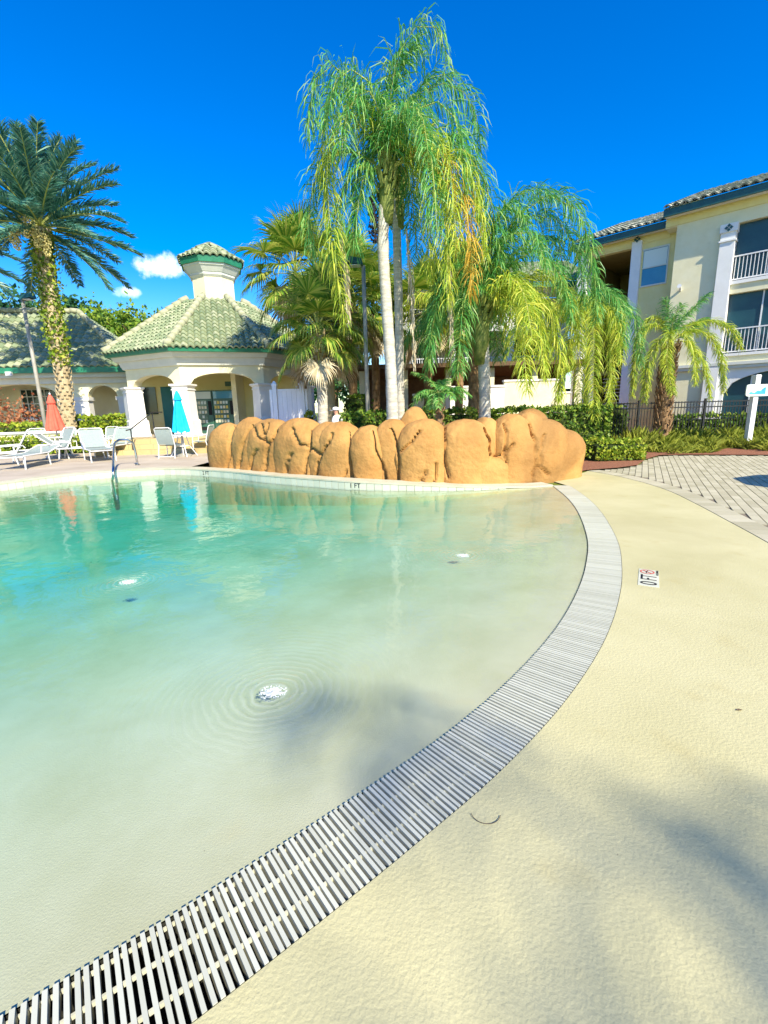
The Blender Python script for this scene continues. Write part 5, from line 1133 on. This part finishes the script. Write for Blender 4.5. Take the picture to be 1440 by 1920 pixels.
# ------------------------------------------------------------ terrace furniture
TZD = .157
def chaise(label, p, rz, back=50, group='white chaise lounges on the terrace'):
    r_ = empty('chaise_lounge', (p.x, p.y, TZD), label, 'lounger', group, rz); w = .33
    for s in (-1, 1): MB().tube([(-.95, s * w, .36), (.35, s * w, .36)], .02, 8).build('side_rail', M['white'], r_)
    for x in (-.9, .30):
        for s in (-1, 1): MB().tube([(x, s * w, .36), (x + (.06 if x > 0 else -.06), s * w, 0)], .018, 8).build('leg', M['white'], r_)
    MB().tube([(-.95, -w, .36), (-1.0, -w, .34), (-1.0, w, .34), (-.95, w, .36)], .018, 8).build('foot_bar', M['white'], r_)
    a = rad(back); bt = Vector((.35 + .72 * math.cos(a), 0, .36 + .72 * math.sin(a)))
    q = MB(); q.tube([(.35, -w, .36), (bt.x, -w, bt.z), (bt.x + .02, -w + .05, bt.z + .03), (bt.x + .02, w - .05, bt.z + .03), (bt.x, w, bt.z), (.35, w, .36)], .02, 8); q.build('back_frame', M['white'], r_)
    sg = MB(); n = 8; A = []; B_ = []
    for i in range(n + 1): f = i / n; x = -.95 + 1.30 * f; zz = .372 - .03 * math.sin(f * math.pi); A.append(Vector((x, -w + .01, zz))); B_.append(Vector((x, w - .01, zz)))
    sg.strip(A, B_); sg.strip([v - Z * .008 for v in B_], [v - Z * .008 for v in A]); sg.build('seat_sling', M['sling'], r_, True)
    bs = MB(); A = []; B_ = []
    nx = Vector((-math.sin(a), 0, math.cos(a)))
    for i in range(n + 1): f = .04 + .94 * i / n; c = Vector((.35, 0, .36)).lerp(bt, f) - nx * (.03 * math.sin(f * math.pi)) + nx * .012; A.append(c + Vector((0, -w + .01, 0))); B_.append(c + Vector((0, w - .01, 0)))
    bs.strip(A, B_); bs.strip([v - nx * .008 for v in B_], [v - nx * .008 for v in A]); bs.build('back_sling', M['sling'], r_, True)
    for s in (-1, 1): MB().tube([(-.05, s * w, .36), (-.05, s * (w + .03), .56), (.42, s * (w + .03), .58), (.47, s * w, .5)], .018, 8).build('armrest', M['white'], r_)
    return r_
def chair(label, p, rz, group='white sling chairs on the terrace'):
    r_ = empty('pool_chair', (p.x, p.y, TZD), label, 'chair', group, rz); w = .27
    for s in (-1, 1):
        MB().tube([(.25, s * w, 0), (.27, s * w, .40), (.24, s * w, .62), (-.22, s * w, .64)], .016, 8).build('front_leg', M['white'], r_)
        MB().tube([(-.30, s * w, 0), (-.20, s * w, .40), (-.34, s * w, .92)], .016, 8).build('back_leg', M['white'], r_)
    MB().tube([(-.34, -w, .92), (-.36, -w + .06, .96), (-.36, w - .06, .96), (-.34, w, .92)], .016, 8).build('top_bar', M['white'], r_); MB().tube([(.25, -w, .41), (.25, w, .41)], .016, 8).build('seat_bar', M['white'], r_)
    MB().tube([(-.29, -w, .06), (-.29, w, .06)], .012, 6).build('stretcher', M['white'], r_)
    q = MB(); A = [Vector((.26 - .46 * f, -w + .01, .415 - .03 * math.sin(f * 3.14))) for f in np.linspace(0, 1, 6)]; B_ = [Vector((v.x, -v.y, v.z)) for v in A]; q.strip(A, B_); q.strip([v - Z * .008 for v in B_], [v - Z * .008 for v in A]); q.build('seat_sling', M['sling'], r_, True)
    q = MB(); A = [Vector((-.205 - .135 * f - .02 * math.sin(f * 3.14), -w + .01, .43 + .48 * f)) for f in np.linspace(0, 1, 6)]; B_ = [Vector((v.x, -v.y, v.z)) for v in A]; q.strip(A, B_); q.strip([v - Vector((.008, 0, 0)) for v in B_], [v - Vector((.008, 0, 0)) for v in A]); q.build('back_sling', M['sling'], r_, True)
    return r_
def table(label, p):
    r_ = empty('patio_table', (p.x, p.y, TZD), label, 'table'); MB().lathe([(.50, .68), (.53, .69), (.53, .715), (.50, .72)], 28).build('tabletop', M['white'], r_)
    for k in range(4): a = k * math.pi / 2 + .6; MB().tube([(.12 * math.cos(a), .12 * math.sin(a), .68), (.2 * math.cos(a), .2 * math.sin(a), .35), (.42 * math.cos(a), .42 * math.sin(a), 0)], .016, 8).build('leg', M['white'], r_)
    MB().lathe([(.2, .33), (.21, .345), (.2, .36)], 16).build('ring', M['white'], r_)
    return r_
def umbrella(label, p, zb, zt, rb, m):
    r_ = empty('closed_umbrella', (p.x, p.y, TZD), label, 'umbrella'); zb -= TZD; zt -= TZD
    MB().lathe([(.24, 0), (.24, .05), (.10, .09), (.035, .12), (.035, .3)], 18).build('base', M['grpole'], r_); MB().tube([(0, 0, .1), (0, 0, zt - .02)], .022, 8).build('pole', M['grpole'], r_)
    mb = MB(); seg = 48; rows = 14; V = []
    for j in range(rows + 1):
        f = j / rows; z = zb + (zt - .28 - zb) * f; r0 = rb * (1 - .62 * f) * (1.0 if j else .96)
        for k in range(seg): a = 2 * math.pi * k / seg; V.append(Vector((math.cos(a), math.sin(a), 0)) * (r0 * (1 + .20 * math.cos(8 * a + .5 * math.sin(3 * f)) * (1 - .6 * f))) + Z * (z + (.03 * math.cos(8 * a) if j == 0 else 0)))
    mb.add(V, [(j * seg + k, j * seg + (k + 1) % seg, (j + 1) * seg + (k + 1) % seg, (j + 1) * seg + k) for j in range(rows) for k in range(seg)]); cn = mb.build('canopy', m, r_, True)
    MB().lathe([(rb * .52, zt - .30), (rb * .50, zt - .26), (rb * .30, zt - .10), (rb * .10, zt), (.01, zt + .02)], 16).build('vent_cap', m, r_, True); MB().lathe([(.02, zt), (.03, zt + .03), (.01, zt + .07)], 8).build('finial', M['white'], r_)
    return r_
def G(px, py): return gp(px, py, TZD)
pr = G(112, 862); pr = Vector((at(104, 800, 16.2).x, 16.2, 0)); umbrella('closed coral red patio umbrella among the loungers', pr, at(105, 807, 16.2).z, at(97, 740, 16.2).z, .27, M['coral']); table('white round patio table under the coral umbrella', pr)
pb_ = Vector((at(345, 850, 15.3).x, 15.3, 0)); umbrella('closed bright blue patio umbrella in front of the pavilion column', pb_, at(345, 810, 15.3).z, at(334, 733, 15.3).z, .26, M['cyan']); table('white round patio table under the blue umbrella', pb_)
chaise('white chaise lounge with grey sling, low and flat beside the pool edge', G(60, 874), rad(100), 12)
chaise('white chaise lounge with high raised back between the coral umbrella and the pool', G(98, 862), rad(60), 62)
chaise('white chaise lounge with broad pale back beside the pool handrail', G(185, 862), rad(130), 55)
chaise('white chaise lounge angled toward the golden hedge', G(8, 872), rad(35), 60)
chaise('white chaise lounge turned sideways to the other loungers', G(140, 860), rad(200), 40)
chaise('white chaise lounge near the steps beside the planter wall', G(222, 852), rad(95), 50)
chair('white sling chair with its back to the golden hedge', G(128, 850), rad(-80)); chair('white sling chair at the coral umbrella table facing the pool', G(75, 850), rad(-60)); chair('white sling chair by the foot of the pavilion steps', G(205, 848), rad(-100))
chair('white sling chair at the blue umbrella table with its back to the pool', G(322, 858), rad(85)); chair('white sling chair at the blue umbrella table beside the boulders', G(383, 848), rad(180))
# stainless handrail into the pool
hr = empty('pool_handrail', (-7.0, 12.6, .155), 'stainless steel handrail descending into the pool', 'handrail')
pd = G(258, 872)
for dx in (0, .55):
    a0 = Vector((pd.x + dx * .2, pd.y + dx, TZD)); top1 = at(250, 824, pd.y); top0 = at(238, 822, pd.y - .7)
    o_ = Vector((dx * .2, dx, 0)); bot = gp(208, 897, -.3)
    pts, _ = smooth3([a0, Vector((a0.x - .02, a0.y - .02, top1.z - .12)), Vector((a0.x - .10, a0.y - .14, top1.z)), Vector((a0.x - .25, a0.y - .5, top1.z - .06)), gp(212, 893, .2) + o_ * .4, bot + o_ * .4], 40)
    if dx == 0: wb(MB().tube(pts, .03, 10), 'rail', M['steel'], hr, True); wb(MB().lathe([(.07, TZD), (.07, TZD + .015), (.035, TZD + .03)], 14, (a0.x, a0.y, 0)), 'flange', M['steel'], hr)
# white vinyl gate panel
gt = empty('vinyl_gate', at(540, 800, 15.0), 'white vinyl privacy panel with two capped posts beside the fan palms', 'fence panel'); gt.location.z = .03
xa, xb = at(517, 760, 15).x, at(568, 760, 15).x; zt = at(517, 716, 15).z
for x, w in ((xa, .13), (xb, .15)):
    pst = wb(MB().bb(x - w / 2, x + w / 2, 14.93, 15.08, .03, zt - .12), 'post', M['vinyl'], gt); q = MB().frustum((x, 15.005, 0), w * 1.3, w * 1.3, zt - .12, zt - .07).frustum((x, 15.005, 0), w * 1.15, .03, zt - .07, zt + .03); q.v = [v - Vector(gt.location) for v in q.v]; q.build('cap', M['vinyl'], pst)
x = xa + .08; zp = at(540, 733, 15).z
while x < xb - .1: w = min(.15, xb - .08 - x); wb(MB().bb(x, x + w - .004, 14.985, 15.025, .12, zp), 'plank', M['vinyl'], gt); x += w
wb(MB().bb(xa + .07, xb - .08, 14.96, 15.05, zp, zp + .06), 'top_rail', M['vinyl'], gt)
wb(MB().bb(xa - .16, xa - .08, 14.95, 15.06, .03, zp + .05), 'post', M['vinyl'], gt); wb(MB().bb(xb + .09, xb + .16, 14.95, 15.06, .03, zp + .05), 'post', M['vinyl'], gt)
# lamp posts
def lamp(label, px_b, px_t, py_t, Y, z0, left=1, r=.06):
    a = at(px_t, py_t, Y); r_ = empty('lamp_post', (a.x, Y, z0), label, 'lamp post'); h = a.z - z0
    MB().tube([(0, 0, 0), (0, 0, h * .5), (0, 0, h)], [r * 1.15, r, r * .85], 12).build('pole', M['grpole'], r_, True); MB().lathe([(r * 2, 0), (r * 2, .04), (r * 1.3, .08)], 12).build('base_plate', M['grpole'], r_)
    hd = MB().frustum((-.22 * left, 0, 0), .44, .38, h - .02, h + .14); hd.v = [Vector((v.x, v.y * .8, v.z + (.18 * -(v.x) * left))) for v in hd.v]; hd.build('lamp_head', M['dkgutter'], r_); MB().box((-.22 * left, 0, h - .005), (.30, .26, .012)).build('lens', M['white'], r_)
lamp('tall lamp post with shoebox head between the fan palms and tall palm', 688, 681, 498, 13.6, .03)
lamp('grey lamp post beside the date palm trunk', 90, 42, 562, 19.0, .155, -1, .07)
# information sign
sp = gp(1400, 840); sg = empty('pool_sign', (sp.x, sp.y, .03), 'white post with a pale pool notice board by the fence', 'sign')
tz = at(1414, 706, sp.y).z
MB().bb(-.075, .075, -.075, .075, 0, tz - .03).build('post', M['white'], sg); MB().frustum((0, 0, 0), .17, .14, tz - .03, tz + .02).build('post_cap', M['white'], sg)
bz0, bz1 = at(1413, 743, sp.y).z - .03, at(1413, 721, sp.y).z - .03; hwid = .36
bd = MB(); n = 6; cs = [(hwid - .07, bz1 - .07), (-hwid + .07, bz1 - .07), (-hwid + .07, bz0 + .07), (hwid - .07, bz0 + .07)]; ring_ = []
for q, (cx, cz) in enumerate(cs):
    for k in range(n + 1): a = q * math.pi / 2 + k / n * math.pi / 2; ring_.append((cx + .07 * math.cos(a), cz + .07 * math.sin(a)))
m_ = len(ring_); bd.add([(x, -.115, z) for x, z in ring_] + [(x, -.078, z) for x, z in ring_], [tuple(range(m_)), tuple(range(m_, 2 * m_))[::-1]] + [(k, m_ + k, m_ + (k + 1) % m_, (k + 1) % m_) for k in range(m_)]); bd.build('board', M['signb'], sg)
wv = MB(); A = [Vector((-hwid + .10 + .5 * f, -.119, bz0 + .06)) for f in np.linspace(0, 1, 14)]; B_ = [Vector((v.x, v.y, bz0 + .11 + .16 * (f ** 2) + .02 * math.sin(f * 16))) for v, f in zip(A, np.linspace(0, 1, 14))]; wv.strip(A, B_); wv.build('wave_picture', M['signblue'], sg)
for k, wd in enumerate((.40, .34)): MB().bb(-.2, -.2 + wd, -.119, -.117, bz1 - .10 - k * .07, bz1 - .07 - k * .07).build('print_line', M['trim'], sg)
# iron fence
fx0, fx1, fy = at(1062, 760, 17.0).x, at(1440, 760, 17.0).x + 1.5, 17.0; FH = 1.52
fe_ = empty('iron_fence', (fx0, fy, 0.0), 'black iron picket fence between the pool garden and apartment house', 'fence')
wb(MB().bb(fx0, fx1, fy - .015, fy + .015, FH - .06, FH - .02), 'rail', M['iron'], fe_); wb(MB().bb(fx0, fx1, fy - .015, fy + .015, FH - .24, FH - .20), 'rail', M['iron'], fe_); wb(MB().bb(fx0, fx1, fy - .015, fy + .015, .12, .16), 'rail', M['iron'], fe_)
pk = mesh('picket', MB().bb(-.009, .009, -.009, .009, .05, FH).v, MB().bb(-.009, .009, -.009, .009, .05, FH).f, M['iron']); x = fx0
while x < fx1: link('picket', pk, fe_, (x - fx0, -.001, 0)); x += .11
x = at(1322, 760, 17.0).x - 2.4 * 3
while x < fx1:
    if x > fx0: pst = wb(MB().bb(x - .035, x + .035, fy - .036, fy + .036, 0.0, FH + .08), 'post', M['iron'], fe_)
    x += 2.4
# person in white behind the boulders
ps = at(632, 769, 13.4); pe = empty('person', (ps.x, 13.4, .03), 'person in white shirt and white cap standing behind the boulders', 'person', rz=rad(160)); PH = ps.z + .02
sk = PH / 1.62
bmv = [(0, 0, .90), (0, 0, 1.10), (0, 0, 1.30), (.01, 0, 1.40), (.035, 0, 1.46), (.05, 0, 1.54), (.05, 0, 1.60), (0, .17, 1.33), (.04, .22, 1.08), (.20, .17, .98), (.27, .15, .97), (0, -.17, 1.33), (.02, -.22, 1.08), (.18, -.16, 1.0), (.25, -.14, 1.0), (0, .09, .86), (.02, .10, .48), (0, .10, .08), (.16, .11, .03), (0, -.09, .86), (.02, -.10, .48), (0, -.10, .08), (.16, -.11, .03)]
br = [.14, .13, .15, .08, .05, .085, .07, .06, .045, .035, .025, .06, .045, .035, .025, .09, .065, .045, .04, .09, .065, .045, .04]
be = [(0, 1), (1, 2), (2, 3), (3, 4), (4, 5), (5, 6), (2, 7), (7, 8), (8, 9), (9, 10), (2, 11), (11, 12), (12, 13), (13, 14), (0, 15), (15, 16), (16, 17), (17, 18), (0, 19), (19, 20), (20, 21), (21, 22)]
me = bpy.data.meshes.new('body'); me.from_pydata([(x * sk, y * sk, z * sk) for x, y, z in bmv], be, []); me.materials.append(M['skin']); bo = link('body', me, pe)
sm = bo.modifiers.new('skin', 'SKIN'); sd = me.skin_vertices[0].data if me.skin_vertices else None
if sd is None:
    bmm = bmesh.new(); bmm.from_mesh(me); bmm.verts.layers.skin.verify(); bmm.to_mesh(me); bmm.free(); sd = me.skin_vertices[0].data
for i, r_ in enumerate(br): sd[i].radius = (r_ * sk, r_ * sk * (1.0)); sd[i].use_root = (i == 0)
ss = bo.modifiers.new('sub', 'SUBSURF'); ss.levels = 1; ss.render_levels = 2
q = MB(); q.lathe([(.17, .84), (.175, .95), (.165, 1.10), (.19, 1.25), (.19, 1.33), (.13, 1.40), (.075, 1.425)], 18); q.v = [Vector((v.x * .78, v.y * 1.1, v.z)) * sk for v in q.v]
for s in (-1, 1): q.tube([Vector((0, s * .15, 1.35)) * sk, Vector((.01, s * .20, 1.26)) * sk, Vector((.03, s * .225, 1.14)) * sk], [.075 * sk, .075 * sk, .065 * sk], 10)
q.build('shirt', M['cloth'], pe, True)
q = MB(); q.lathe([(.17, .90), (.18, .80), (.17, .78)], 16); q.v = [Vector((v.x * .8, v.y * 1.1, v.z)) * sk for v in q.v]
for s in (-1, 1): q.tube([Vector((0, s * .09, .86)) * sk, Vector((.02, s * .10, .50)) * sk], [.105 * sk, .095 * sk], 12)
q.build('shorts', M['shorts'], pe, True)
q = MB(); q.lathe([(.10, 1.565), (.102, 1.60), (.085, 1.645), (.03, 1.665)], 14, (.045, 0, 0)); q.add([(.12, -.07, 1.575), (.23, -.05, 1.565), (.23, .05, 1.565), (.12, .07, 1.575), (.12, -.07, 1.56), (.23, -.05, 1.552), (.23, .05, 1.552), (.12, .07, 1.56)], [(0, 1, 2, 3), (7, 6, 5, 4), (0, 4, 5, 1), (1, 5, 6, 2), (2, 6, 7, 3)]); q.v = [v * sk for v in q.v]; q.build('cap', M['cloth'], pe, True)
# open umbrella on the paving outside the view: its shade reaches the pavers
um = empty('open_umbrella', (9.0, 5.9, .01), 'open patio umbrella standing on the pavers beside the deck', 'umbrella'); MB().tube([(0, 0, 0), (0, 0, 2.55)], .022, 8).build('pole', M['grpole'], um); MB().lathe([(.26, 0), (.26, .06), (.05, .12)], 16).build('base', M['grpole'], um); q = MB(); q.add([Vector((1.1 * math.cos(k * math.pi / 4), 1.1 * math.sin(k * math.pi / 4), 2.05)) for k in range(8)] + [Vector((0, 0, 2.5))], [(k, (k + 1) % 8, 8) for k in range(8)]); q.build('canopy', M['cyan'], um)
